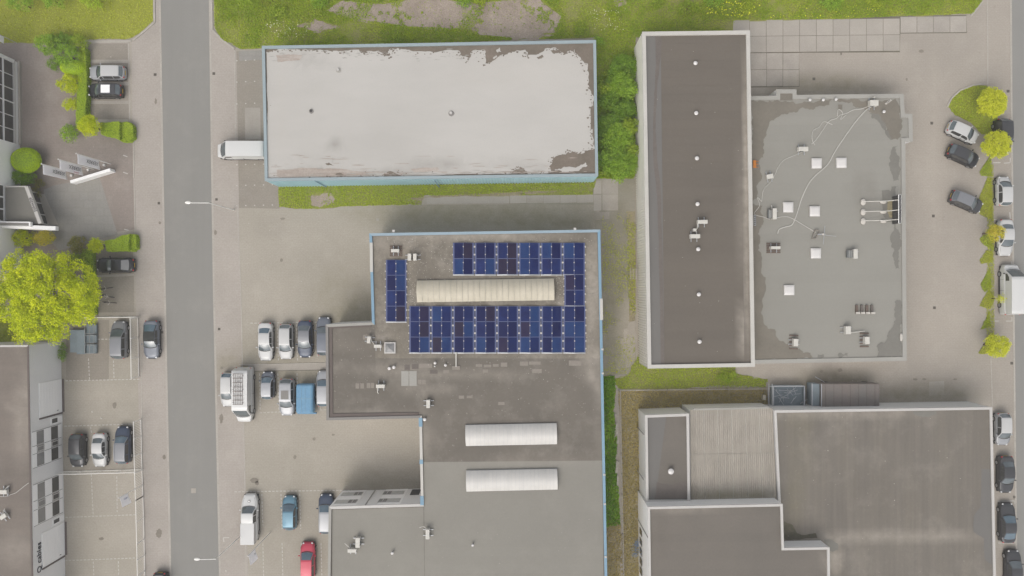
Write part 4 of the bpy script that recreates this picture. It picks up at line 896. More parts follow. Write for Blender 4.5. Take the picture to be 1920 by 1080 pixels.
for k in range(3): gbox('window', 355+k*22, 374+k*22, 3.05, 4.4, 0, .04, m_win)
# white monolith sign, round spots, flags
a = G(131.5, 341, 1.1); b = G(206.5, 318, 1.1); mb = MB(); mb.bar((a.x, a.y, .55), (b.x, b.y, .55), .36, 1.1)
sg = mb.build('monolith_sign', m_wpan); bev(sg, .02); tag(sg, 'long low white monolith sign standing slantwise on the forecourt below three flags', 'sign')
for (x, y, lb) in ((196.5,310,'right-hand round white ground spotlight at the foot of the rightmost flag'), (167,319,'middle round white ground spotlight between the three flag poles'), (135.5,329.5,'left-hand round white ground spotlight at the foot of the leftmost flag')):
    p = G(x, y); o = empty('ground_spotlight', (p.x, p.y, 0), 0, lb, 'spotlight', 'round spotlights lighting the three flags')
    mb = MB(); mb.cyl((0,0), .20, 0, .25, 18, .17); mb.build('housing', m_white, o); mb = MB(); mb.ell((0,0,.25), .14, .14, .05, 14, 6, 0); mb.build('lens', m_dome, o, True)
def flag(base, top, hgt, zlow, width, label, group, txt, sdir=(0,-1), tm=m_ink, small=False, ts=.62):
    p = G(*base); o = empty('flag', (p.x, p.y, 0), 0, label, 'flag', group)
    mb = MB(); mb.tube([(0,0,0),(0,0,hgt*.5),(0,0,hgt)], [.06,.05,.035], 8); mb.build('flag_pole', m_lamp, o)
    mb = MB(); mb.ell((0,0,hgt+.05), .09,.09,.07, 10, 6); mb.build('finial', m_dome, o, True)
    sx, sy = Vector(sdir).normalized(); n = 10; m = 14; v = []; f = []
    for i in range(m+1):
        t = i/m; z = hgt-.1-(hgt-.1-zlow)*t
        for j in range(n+1):
            s = j/n; d = width*s; sag = .22*s*s+.0
            wv = .07*math.sin(s*5+t*4)*s; v.append((sx*d-sy*wv+.02, sy*d+sx*wv, z-sag*(1 if t < .7 else .8)))
    for i in range(m):
        for j in range(n): k = i*(n+1)+j; f.append((k, k+n+1, k+n+2, k+1))
    c = build('flag_cloth', v, f, m_flag, o, True); md = c.modifiers.new('thick', 'SOLIDIFY'); md.thickness = .006
    if txt:
        e = Vector((-sy, sx, 0))
        if e.x < 0: e = -e
        q = Vector((sx*width*.28, sy*width*.28, zlow+.35))+e*.12
        text('flag_lettering', txt, ts, tm, basis(q, Vector((0,0,1)), Vector((sx, sy, 0)), e).to_4x4(), c, .002)
    return o
for i, (bs, lb) in enumerate((((207,307.5),'rightmost of three white banner flags leaning over the forecourt, black lettering'),((176,317.5),'middle of three white banner flags on the forecourt, red line under its lettering'),((147,325.5),'leftmost of three white banner flags on the forecourt, black lettering'))):
    fl = flag(bs, None, 6.7, 2.4, 1.15, lb, 'white banner flags on the office forecourt', 'XERREX')
    cl = [c for c in fl.children if c.name.startswith('flag_cloth')][0]
    if i == 1: 
        text('flag_small_lettering', 'technics', .3, m_inkr, basis(Vector((.16, -.95, 3.2)), Vector((0,0,1)), Vector((0,-1,0)), Vector((1,0,0))).to_4x4(), cl, .002)
flag((268,909), None, 5.3, 3.4, 1.25, 'small white flag with blue print leaning over the fence of the west yard', None, 'cables', (.25,-1), m_inkb, ts=.36)
flag((506,1000), None, 7.2, 5.0, 1.25, 'white flag with faint print hanging beside the white pickup truck', None, 'dot', (.2,-1), m_dgrey, ts=.3)
p = G(34, 82); mb = MB(); mb.tube([(0,0,0),(0,0,6)], .05, 8); o = empty('flag_pole', (p.x, p.y, 0), 0, 'white pole at the north corner of the office beside the lawn', 'pole'); mb.build('shaft', m_white, o)
mb = MB(); mb.box(.1,.14,-.9,-.1,2.6,4.2); mb.build('flag_cloth', m_flag, o)
# ---------------------------------------------------------------- street lamps
for (hx, hy, ax, ay, lb) in ((352,380,391,380.5,'upper grey street lamp reaching over the west road from its paving side'), (369,1048,404,1048.5,'lower grey street lamp reaching over the west road beside the white flag')):
    z = 7.2; q = G(ax, ay, z); o = empty('street_lamp', (q.x, q.y, 0), 0, lb, 'street lamp', 'street lamps along the west road'); e = G(hx, hy, z)-q
    mb = MB(); mb.tube([(0,0,0),(0,0,3),(0,0,z)], [.08,.06,.045], 8); mb.build('pole', m_lamp, o)
    mb = MB(); mb.tube([(0,0,z-.02),(e.x*.5,0,z+.06),(e.x*.86,0,z+.08)], .04, 6); mb.build('arm', m_lamp, o)
    mb = MB(); mb.ell((e.x*.97,e.y,z+.08), .36,.17,.1, 16, 8); hd_ = mb.build('lamp_head', m_lamp, o, True)
    mb = MB(); mb.ell((e.x*.99,e.y,z+.0), .22,.12,.05, 12, 6); mb.build('lens', m_dome, hd_, True)
# ---------------------------------------------------------------- fences
def fence(pts, h, label, pitch=.14, postp=2.4, mat=m_lamp):
    o = empty('fence', (0,0,0), 0, label, 'fence'); bars = MB(); count = 0
    for a, b in zip(pts[:-1], pts[1:]):
        a = G(*a); b = G(*b); L = (b-a).length; d = (b-a).normalized(); n = max(1, round(L/postp))
        for i in range(0 if count == 0 else 1, n+1):
            count = 1
            p = a+d*L*i/n; mb = MB(); mb.bar((p.x,p.y,0),(p.x,p.y,h+.03),.08,.08); mb.build('post', mat, o)
        for z in (.12, h): mb = MB(); mb.bar((a.x+d.x*.045,a.y+d.y*.045,z),(b.x-d.x*.045,b.y-d.y*.045,z),.06,.05); mb.build('rail', mat, o)
        for i in range(int(L/pitch)):
            p = a+d*(i+.5)*pitch; bars.bar((p.x,p.y,.12),(p.x,p.y,h),.022,.022)
    q = bars.build('bars', mat, o); q['kind'] = 'stuff'; return o
fence([(262,594),(206,594.5),(160,595)], 1.5, 'steel bar fence north of the silver estate car, ending under the lime tree', .16)
fence([(259,596),(261,706)], 1.8, 'sliding steel bar gate between the silver estate and the soft-top car', .11, 2.6)
fence([(265,786),(267,880),(269,930)], 1.8, 'steel mesh fence right of the dark blue estate in the west yard', .2)
fence([(269,930),(271,1010),(273,1100)], 1.8, 'steel mesh fence lower left beside the road, under the small white flag', .2)
fence([(118,884),(268,880)], 1.5, 'low steel fence dividing the west yard below three parked cars', .2)
fence([(1160,731),(1250,730),(1436,728)], .7, 'thin low rail fence along the dry grass strip north of the dark wing', .8, 2.6, m_kerb)
fence([(1162,733),(1164,850),(1167,1000),(1169,1110)], .7, 'thin low rail fence running down between ivy and dry grass', .8, 2.6, m_kerb)
# ---------------------------------------------------------------- vegetation
def leaves(P, size, name, mat, parent, tone, flat=.5):
    n = len(P); s = (size*(.6+.8*rng.random(n)))[:,None]
    nr = rng.normal(size=(n,3)); nr[:,2] = np.abs(nr[:,2])+flat; nr /= np.linalg.norm(nr, axis=1)[:,None]
    t = rng.normal(size=(n,3)); u = np.cross(nr, t); u /= np.linalg.norm(u, axis=1)[:,None]; w = np.cross(nr, u)
    V = np.stack([P-u*s*.5, P-w*s*.32+nr*s*.06, P+u*s*.5, P+w*s*.32+nr*s*.06], 1).reshape(-1, 3)
    me = bpy.data.meshes.new(name); me.vertices.add(n*4); me.vertices.foreach_set('co', V.ravel().astype('f'))
    me.loops.add(n*4); me.loops.foreach_set('vertex_index', np.arange(n*4)); me.polygons.add(n)
    me.polygons.foreach_set('loop_start', np.arange(n)*4); me.update(calc_edges=True)
    a = me.attributes.new('tone', 'FLOAT', 'POINT'); a.data.foreach_set('value', np.repeat(np.clip(tone, 0, 1), 4).astype('f'))
    return link(name, me, mat, parent)
def crown(blobs, dens, size, name, mat, parent, sub=.45, rough=.25, low=-.35):
    dens *= 1.9; size *= .70
    Ps = []; Ts = []
    for (cx, cy, cz, rx, ry, rz) in blobs:
        area = rx*ry*4
        ns = max(5, int(area*3.2/(sub*sub*4)))
        d = rng.normal(size=(ns,3)); d[:,2] = np.abs(d[:,2])*1.1+low*rng.random(ns); d /= np.linalg.norm(d, axis=1)[:,None]
        rad = 1-rough*rng.random(ns)
        c = np.stack([cx+d[:,0]*rx*rad, cy+d[:,1]*ry*rad, cz+d[:,2]*rz*rad], 1); ct = rng.random(ns)
        m = max(6, int(area*dens/ns))
        for k in range(ns):
            q = rng.normal(size=(m,3)); q /= np.linalg.norm(q, axis=1)[:,None]; q[:,2] = q[:,2]*.7
            r = sub*(.7+.6*rng.random())*(.5+.5*rng.random(m))[:,None]
            Ps.append(c[k]+q*r); Ts.append(.22+.42*ct[k]+.12*q[:,2]+.20*rng.random(m))
    P = np.concatenate(Ps); T = np.concatenate(Ts); P[:,2] = np.maximum(P[:,2], .05)
    return leaves(P, size, name, mat, parent, T)
def trunk(o, h, r, spread, blobs=None):
    mb = MB(); mb.tube([(0,0,0),(.03,0,h*.4),(0,.04,h)], [r, r*.75, r*.5], 8); mb.build('trunk', m_bark, o)
    for k in range(6):
        a = k*1.05; mb = MB(); mb.tube([(0,0,h*.8),(spread*.5*math.cos(a),spread*.5*math.sin(a),h*1.25),(spread*math.cos(a),spread*math.sin(a),h*1.5)], [r*.45,r*.3,r*.12], 6); mb.build('limb', m_bark, o)
def tree(x, y, rpx, h, mat, label, group=None, sz=.16, dens=150, sub=.32, rough=.3, name='tree', squash=1.0, th=None):
    zc_ = h*.68; c = G(x, y, zc_); R_ = rpx/15*(H-zc_)/H*1.0; o = empty(name, (c.x, c.y, 0), 0, label, 'tree', group)
    trunk(o, h*.45, .09+R_*.03, R_*.6); b = [(0,0,zc_,R_*.86,R_*.86*squash,h*.30)]
    for k in range(7): a = k*.9+random.random()*.4; b.append((math.cos(a)*R_*.45, math.sin(a)*R_*.45*squash, zc_+random.uniform(-.2,.2)*h*.2, R_*.46, R_*.46, h*.2))
    crown(b, dens, sz, 'crown', mat, o, sub, rough); return o
def bush(x, y, rx, ry, h, mat, label, group=None, sz=.15, dens=120, sub=.28, rough=.3, name='bush', n=5, z=0):
    c = G(x, y, h*.5); rx /= 15; ry /= 15; o = empty(name, (c.x, c.y, z), 0, label, 'bush', group)
    mb = MB(); mb.tube([(0,0,0),(0,0,h*.6)], [.07,.03], 6); mb.build('stem', m_bark, o)
    b = [(0,0,h*.5,rx*.8,ry*.8,h*.5)]
    for k in range(n): a = k*6.28/n+random.random(); b.append((math.cos(a)*rx*.5, math.sin(a)*ry*.5, h*random.uniform(.4,.6), rx*.45, ry*.45, h*.4))
    crown(b, dens, sz, 'foliage', mat, o, sub, rough); return o
def clipped(x, y, rx, ry, h, mat, label, n=5200):
    c = G(x, y, h*.6); rx /= 15; ry /= 15; o = empty('clipped_bush', (c.x, c.y, 0), 0, label, 'bush')
    mb = MB(); mb.ell((0,0,h*.5), rx*.95, ry*.95, h*.47, 24, 12); mb.build('inner_foliage', m_lawn_dk, o, True)
    d = rng.normal(size=(n,3)); d /= np.linalg.norm(d, axis=1)[:,None]; d[:,2] = np.abs(d[:,2])*1.0-.1
    P = np.stack([d[:,0]*rx, d[:,1]*ry, h*.5+d[:,2]*h*.5], 1)*(1+.015*rng.normal(size=(n,1)))
    leaves(P, .09, 'foliage', mat, o, .3+.4*rng.random(n), 2.0); return o
m_lawn_dk = M('hedge_core', s_(124,150,40), fine=.1)
def hedge(px, h, mat, label, n_m2=420, name='hedge', cat='hedge'):
    P0 = jag([G(x, y, h) for x, y in px], .05, .3, len(label)); o = empty(name, (0,0,0), 0, label, cat)
    mb = MB(); mb.prism([(p.x, p.y) for p in inset(ccw(P0), .06)] if False else [(p[0], p[1]) for p in P0], 0, h-.05); mb.build('inner_foliage', m_lawn_dk, o)
    xs = [p[0] for p in P0]; ys = [p[1] for p in P0]; A_ = (max(xs)-min(xs))*(max(ys)-min(ys)); n = int(A_*n_m2)
    X = rng.uniform(min(xs), max(xs), n); Y = rng.uniform(min(ys), max(ys), n); k = in_poly(X, Y, P0); X = X[k]; Y = Y[k]
    Z = h-.04+.08*rng.random(len(X))+.06*vnoise(X, Y, 3); side = []
    for i in range(len(P0)):
        a = P0[i]; b = P0[(i+1)%len(P0)]; m = int((b-a).length*h*200)+1; t = rng.random(m)
        side.append(np.stack([a[0]+(b[0]-a[0])*t+rng.normal(size=m)*.03, a[1]+(b[1]-a[1])*t+rng.normal(size=m)*.03, rng.random(m)*h], 1))
    P = np.concatenate([np.stack([X, Y, Z], 1)]+side)
    leaves(P, .10, 'foliage', mat, o, .25+.35*vnoise(P[:,0], P[:,1], 1.3)+.3*rng.random(len(P)), 1.5); return o
def grass(name, poly, n_m2, size, hgt, mat, label, holes=(), cat='grass', thin=None, z=.03, tone0=.15, bbox=None, flat=.7):
    xs = [max(-66, min(66, p[0])) for p in poly]; ys = [max(-37.5, min(37.5, p[1])) for p in poly]; x0, x1, y0, y1 = min(xs), max(xs), min(ys), max(ys)
    n = int((x1-x0)*(y1-y0)*n_m2); X = rng.uniform(x0, x1, n); Y = rng.uniform(y0, y1, n)
    k = in_poly(X, Y, poly)
    for hpoly in holes: k &= ~(in_poly(X, Y, hpoly) & (rng.random(n) < .97-.55*(vnoise(X, Y, .45)*.6+vnoise(X, Y, 1.9)*.4 > .60)))
    if thin is not None: k &= vnoise(X, Y, .35)*.6+vnoise(X, Y, 1.1)*.4+.25*rng.random(n) > thin
    X = X[k]; Y = Y[k]; big = vnoise(X, Y, .5)*.55+vnoise(X, Y, 1.7)*.45
    P = np.stack([X, Y, z+hgt*big*rng.random(len(X))], 1)
    o = leaves(P, size, name, mat, None, tone0+.55*big+.25*rng.random(len(X)), flat); return tag(o, label, cat, kind='stuff')
# lawn and verges
lp = gp([(-10,596),(44,596),(34,646),(-10,646)]); sheet('lawn_ground', jag(lp, .1, .5, 92), .03, m_lawn, cut=False); grass('lawn_grass', lp, 90, .12, .12, f_grass, 'shaded lawn patch under the big lime tree at the left edge')
grass('lawn_grass', gp([(-10,-10),(286,-10),(287,40),(250,70),(235,74),(160,74),(34,80),(-10,80)]), 45, .16, .10, f_lawn, 'mown lawn in the upper left corner beside the road', thin=.30)
grav_h = [gp(q) for q in GRAV]
grass('wild_grass', POLY['wild'], 190, .12, .2, f_grass, 'rough grass and weeds growing along the top verge', holes=grav_h, thin=.36)
grass('tall_weeds', POLY['wild'], 120, .16, .4, f_wild, 'taller dark weeds in clumps on the top verge', holes=grav_h, thin=.60, tone0=.05)
grass('white_flowers', gp([(500,40),(580,40),(580,72),(500,72)]), 6, .13, .3, f_flow, 'small white wild flowers left of the white roofed hall corner', cat='flowers', z=.3)
grass('white_flowers', gp([(1100,20),(1172,16),(1170,58),(1108,58)]), 7, .13, .3, f_flow, 'white wild flowers in the weeds between the two hall roofs', cat='flowers', z=.3)
grass('yellow_flowers', gp([(1320,4),(1424,6),(1420,34),(1325,32)]), 9, .2, .3, f_flowy, 'yellow wild flowers north of the dark narrow roof', cat='flowers', z=.4, thin=.5)
grass('yellow_flowers', gp([(1440,14),(1640,10),(1640,34),(1440,36)]), 4, .14, .2, f_flowy, 'yellow wild flowers along the edge of the slab paving', cat='flowers', z=.3, thin=.5)
gph = [gp([(583,366),(605,360),(627,366),(627,382),(604,389),(582,386)])]
grass('verge_grass', POLY['southA'], 130, .14, .2, f_grass, 'bright grass strip below the pale blue wall', holes=gph+[gp([(770,372),(1112,352),(1112,366),(790,386)])], thin=.30)
grass('verge_grass', POLY['southC'], 120, .14, .2, f_grass, 'grass strip below the cream parapet of the narrow hall', thin=.36)
grass('dry_grass', POLY['dry'], 120, .16, .25, f_dry, 'tall dry brown grass beside the dark wing', thin=.22)
grass('dry_grass', gp([(1128,980),(1164,980),(1168,1090),(1128,1090)]), 55, .2, .3, f_dry, 'dry brown grass below the ivy strip beside the blue parapet', thin=.35)
grass('dry_grass', gp([(1174,410),(1191,400),(1192,610),(1180,605)]), 45, .16, .15, f_lawn, 'sparse grass along the foot of the cream ribbed wall', thin=.42)
grass('passage_weeds', gp([(1128,400),(1192,395),(1190,700),(1132,702)]), 70, .13, .12, f_lawn, 'scattered weeds in the joints of the passage between the two halls', cat='weeds', thin=.58)
grass('ivy', POLY['ivy'], 150, .24, .5, f_ivy, 'glossy green ivy strip between blue parapet and low fence', cat='ivy', thin=.34)
grass('island_grass', POLY['island'], 130, .13, .14, f_grass, 'grass island at the upper right around the tree', z=.05)
grass('planting_grass', gp([(1851,288),(1862,288),(1864,660),(1848,660),(1850,500)]), 260, .10, .2, f_lawn, 'thin broken green strip between the east yard and the roadside bays', cat='planting', thin=.42)
for k, q in enumerate(HS):
    grass('planting_grass', gp(q), 520, .09, .22, f_lawn if k % 2 else f_grass, ('ragged low green planting in the strip %s' % ['just below the second round tree','beside the white hatchback by the east road','under the golden sparse tree','below the golden sparse tree','left of the high white van nose','left of the high white van','below the high white van','around the lowest round tree'][k]), cat='planting')
# big lime tree
c = G(78, 562, 6); o = empty('tree', (c.x, c.y, 0), 0, 'largest tree, bright lime green, overhanging the white-fronted unit at the left edge', 'tree')
trunk(o, 4.2, .3, 3.4); bl = [(0,.3,5.6,4.6,4.2,2.6),(.2,.2,6.2,2.8,2.8,1.6),(-.4,.6,6.0,1.6,1.6,1.3)]
for (x, y, r) in ((30,500,3.0),(78,505,2.9),(110,498,2.4),(148,520,2.6),(165,545,2.3),(140,575,2.9),(110,600,3.0),(60,608,2.8),(20,570,3.0),(70,560,3.6),(30,540,3),(165,590,1.8),(178,576,1.6),(-10,550,3),(52,640-16,1.8),(68,490,1.6),(90,630,1.8)):
    q = G(x, y, 5.6)-c; bl.append((q.x*.92, q.y*.93, 5.4+random.uniform(-.6,.8), r*.72, r*.72, 1.7))
crown(bl, 95, .24, 'crown', f_lime, o, .72, .25)
# the rest of the trees and bushes
tree(1859, 192, 31, 3.2, f_yell, 'uppermost dense round yellow-green tree on the grass island', 'round street trees along the east road', .15, 260, .3)
tree(1867, 271, 30, 3.2, f_yell, 'round yellow-green tree overhanging the dark car at the upper right', 'round street trees along the east road', .15, 190, .3)
tree(1866, 436, 17, 3.2, f_gold, 'sparse golden-brown young tree beside the white saloon', 'round street trees along the east road', .16, 120, .3, .5)
tree(1868, 649, 25, 3.2, f_yell, 'lowest round yellow-green tree beside the east road', 'round street trees along the east road', .15, 170, .3)
bush(1872, 560, 8, 8, 2.4, f_yell, 'small pale bush touching the rear wheel of the high white van', None, .14, 110)
tree(169, 236, 22, 3.0, f_lime, 'round lime-yellow ball tree at the end of the upper clipped hedge', None, .16, 190, .34)
tree(180.5, 461, 16, 2.4, f_lime, 'small round lime ball tree at the end of the lower clipped hedge', None, .15, 190, .28)
clipped(135.5, 126, 23, 14, 1.9, f_ball, 'smooth clipped dome bush left of the silver hatchback')
clipped(47, 300, 27, 23, 2.4, f_ball, 'large smooth clipped dome bush against the white office wall', 9000)
bush(132, 157, 23, 21, 1.8, f_lime, 'bright round shrub below the clipped dome bush, left of the black car', None, .15, 190, .3)
bush(134, 195, 17, 13, 1.5, f_lime, 'smaller bright shrub between round shrub and ball tree', None, .14, 190, .26)
bush(128, 105, 26, 24, 2.6, f_mid, 'mid green shrub above the clipped dome bush', 'mixed shrubs below the lawn', .18, 110, .36)
bush(92, 84, 24, 22, 2.6, f_mid, 'loose green shrub at the lawn edge, leftmost of its clump', 'mixed shrubs below the lawn', .18, 110, .36)
bush(122, 76, 22, 14, 1.6, f_dark, 'dark low shrub in the lawn edge behind the clump', 'mixed shrubs below the lawn', .18, 100, .36)
bush(150, 84, 18, 18, 2.2, f_wild, 'bright green shrub at the corner of the parking bays', 'mixed shrubs below the lawn', .18, 100, .36)
bush(108, 120, 20, 15, 1.4, f_dark, 'dark feathery shrub left of the clipped dome', 'mixed shrubs below the lawn', .16, 100, .3)
bush(131, 250, 19, 18, 1.7, f_mid, 'loose olive shrub below the lime ball tree', None, .17, 100, .32)
bush(42, 334, 27, 15, 1.8, f_dark, 'dark shrub between clipped dome bush and entrance canopy', None, .18, 130, .32)
bush(42, 447, 25, 17, 1.9, f_lime, 'left square-cut yellow-green shrub below the blade wall', 'two square shrubs below the blade wall', .17, 150, .3)
bush(85, 446, 22, 16, 1.9, f_gold, 'right square-cut golden green shrub below the blade wall', 'two square shrubs below the blade wall', .17, 150, .3)
bush(147, 459, 21, 17, 1.7, f_brown, 'brownish purple shrub left of the small lime ball tree', None, .16, 130, .3)
bush(146, 488, 19, 14, 1.8, f_wild, 'bright green shrub between brownish shrub and the big lime tree', None, .17, 120, .3)
bush(70, 350, 12, 20, .7, f_brown, 'low rust-brown ground shrub beside the entrance canopy', None, .15, 60, .3)
bush(10, 500, 10, 12, 2.4, f_wild, 'thin green sprig against the white office wall', None, .17, 50, .3)
bush(118, 660, 6, 22, 1.1, f_dark, 'narrow dark shrub against the end of the white-fronted wall', None, .15, 120, .25)
hedge([(148,90),(160,90),(162,180),(160,234),(142,232),(144,180)], 1.0, f_hedge, 'clipped hedge running down beside the two parked cars nose to the bushes')
hedge([(188,230),(223,228),(224,262),(206,254),(190,252)], 1.3, f_hedge, 'upper clipped hedge block left part, beside the ball tree')
hedge([(225,231),(240,229),(249,236),(250,258),(242,265),(226,264)], .8, f_hedge, 'lower-cut rounded hedge end beside the west pavement')
hedge([(196,452),(212,450),(230,441),(242,440),(241,470),(200,471)], 1.3, f_hedge, 'clipped hedge above the black car with silver rear frame')
hedge([(242,439),(252,440),(256,448),(256,466),(250,471),(242,471)], .8, f_hedge, 'small low hedge end next to the pavement above the black car')
hedge([(156,466),(172,474),(176,590),(165,590),(152,480)], .9, f_hedge, 'narrow hedge between the big lime tree and the parking bay')
# lawn-edge trees at the top left
for x, y, r, mt, lb in ((42,6,26,f_mid,'dark green tree crown at the top edge of the photo, leftmost over the lawn'), (100,0,24,f_mid,'green tree crown at the top edge over the middle of the lawn'), (176,2,22,f_hedge,'pale green tree crown at the top edge over the right of the lawn'), (470,6,22,f_wild,'bright shrub at the top edge right of the road')):
    bush(x, y, r, r*.7, 3.0, mt, lb, 'crowns along the top edge', .2, 70, .4, name='shrub')
for i, (x, y, r) in enumerate(((1290,14,26),(1340,2,24),(1400,14,18),(1230,6,22),(1120,78,16),(1150,30,12),(1090,60,18),(1560,4,26),(1640,0,26),(520,20,20),(600,6,18),(770,68,10),(745,70,12),(870,4,16),(900,0,18))):
    bush(x, y, r, r*.62, .9, (f_wild, f_mid, f_grass)[i % 3], ['wide weedy clump above the dark narrow roof','pale weedy clump at the top edge above the narrow roof','weedy clump left of the slab paving','weedy clump between the hall roofs at the top','dark nettle clump at the corner of the white roof','little weed clump among white flowers','dark weed clump above the white roof corner','weed clump above the slab paving','weed clump above the slab paving end','weed clump right of the road at the verge','weed clump left of the gravel patch','small leafy weed at the white hall wall','leafy weed touching the blue parapet','bright weed at the top edge in the gravel','bright grass clump at the top edge beyond the gravel'][i], 'weed clumps on the top verge', .24, 42, .4, .6, name='weed_clump')
bush(1364, 706, 26, 12, .9, f_wild, 'nettle clump in the grass south of the narrow hall', None, .2, 70, .3, .5, name='weed_clump')
# thicket between halls: separate shrubs
for i, (x, y, rx, ry, h, mt, lb) in enumerate(((1168,122,24,20,2.6,f_dark,'dark shrub at the top of the thicket between the halls'),(1162,158,32,28,3.0,f_mid,'bright leafy shrub in the upper thicket between the halls'),(1142,190,22,22,2.2,f_dark,'dark shrub against the white roof in the middle of the thicket'),
    (1172,205,24,24,2.6,f_dark,'dark shrub in the middle of the thicket by the cream wall'),(1160,255,34,28,3.0,f_mid,'pale green shrub in the lower thicket between the halls'),(1150,300,28,30,2.8,f_mid,'round green shrub at the bottom of the thicket left'),(1176,308,22,28,2.6,f_mid,'green shrub at the bottom of the thicket by the cream wall'),(1134,238,18,26,2.0,f_dark,'shrub hugging the white hall in the lower thicket'),(1186,128,8,24,2.0,f_dark,'narrow dark shrub at the foot of the cream wall'))):
    bush(x, y, rx, ry, h, mt, lb, 'shrubs in the thicket between the halls', .19, 120, .36, .35, name='shrub')
LBT = ['small dark tuft shrub at the north end of the thicket','small shrub by the white hall, upper thicket','light tuft in the upper thicket by the cream wall','small shrub in the middle of the thicket','light green tuft in the middle of the thicket','dark gap-filling shrub in the lower middle of the thicket','light tuft in the lower thicket by the white hall','small dark shrub in the lower thicket by the cream wall','light tuft at the very bottom of the thicket']
for i, (x, y) in enumerate(((1150,132),(1132,168),(1182,172),(1154,222),(1180,238),(1140,270),(1128,300),(1186,282),(1160,328))):
    bush(x, y, random.uniform(10,16), random.uniform(9,15), random.uniform(2.8,3.6), (f_dark, f_wild, f_mid)[i % 3], LBT[i], 'shrubs in the thicket between the halls', .24, 90, .5, .5, name='shrub')
grass('thicket_undergrowth', gp([(1114,150),(1190,100),(1190,332),(1114,334)]), 160, .24, .8, f_wild, 'dense green undergrowth below the thicket shrubs', cat='undergrowth', tone0=.0)
# ---------------------------------------------------------------- vehicles
def paint(name, c, metal=.0): return M('paint_'+name, s_(*c), fine=0, rough=.34, metal=metal, spec=.4, coat=.35)
PNT = {'vanwhite': paint('van_white', (218,217,213)), 'white': paint('white', (203,202,199)), 'silver': paint('silver', (172,173,175), .2), 'grey': paint('grey', (134,135,138), .1), 'dgrey': paint('dark_grey', (70,70,72), .1),
       'black': paint('black', (36,36,39)), 'navy': paint('navy', (56,68,88), .1), 'blue': paint('steel_blue', (112,134,160), .3), 'teal': paint('teal_blue', (104,142,160), .3), 'red': paint('red', (196,62,84), .1),
       'greyblue': paint('grey_blue', (112,117,126), .1), 'offw': paint('off_white', (196,195,192))}
def smooth(t): t = max(0, min(1, t)); return t*t*(3-2*t)
def interp(tab, s):
    for (a, va), (b, vb) in zip(tab[:-1], tab[1:]):
        if s <= b: t = (s-a)/(b-a) if b > a else 0; return va+(vb-va)*t
    return tab[-1][1]
TYPES = { # L, W, H, windscreen base, roof front, roof rear, rear glass base (fraction of length from the rear), hood z, belt z, deck z
 'hatch':  dict(L=4.0, W=1.74, H=1.48, ws=.735, rf=.57, rr=.12, rb=.03, hood=.90, belt=.95, deck=.98),
 'small':  dict(L=3.5, W=1.64, H=1.50, ws=.77, rf=.60, rr=.10, rb=.02, hood=.92, belt=.97, deck=1.0),
 'sedan':  dict(L=4.6, W=1.80, H=1.44, ws=.71, rf=.55, rr=.28, rb=.14, hood=.88, belt=.94, deck=1.0),
 'coupe':  dict(L=4.5, W=1.80, H=1.36, ws=.68, rf=.52, rr=.30, rb=.10, hood=.82, belt=.90, deck=.94),
 'estate': dict(L=4.6, W=1.80, H=1.50, ws=.715, rf=.57, rr=.09, rb=.03, hood=.90, belt=.96, deck=1.0),
 'suv':    dict(L=4.5, W=1.85, H=1.66, ws=.73, rf=.58, rr=.11, rb=.03, hood=1.02, belt=1.08, deck=1.1),
 'mpv':    dict(L=4.4, W=1.80, H=1.64, ws=.76, rf=.58, rr=.09, rb=.02, hood=.98, belt=1.04, deck=1.05),
 'van':    dict(L=5.4, W=1.98, H=2.25, ws=.875, rf=.745, rr=.03, rb=.005, hood=1.15, belt=1.25, deck=1.3),
 'pickup': dict(L=5.1, W=1.86, H=1.72, ws=.74, rf=.64, rr=.44, rb=.41, hood=1.05, belt=1.08, deck=1.1)}
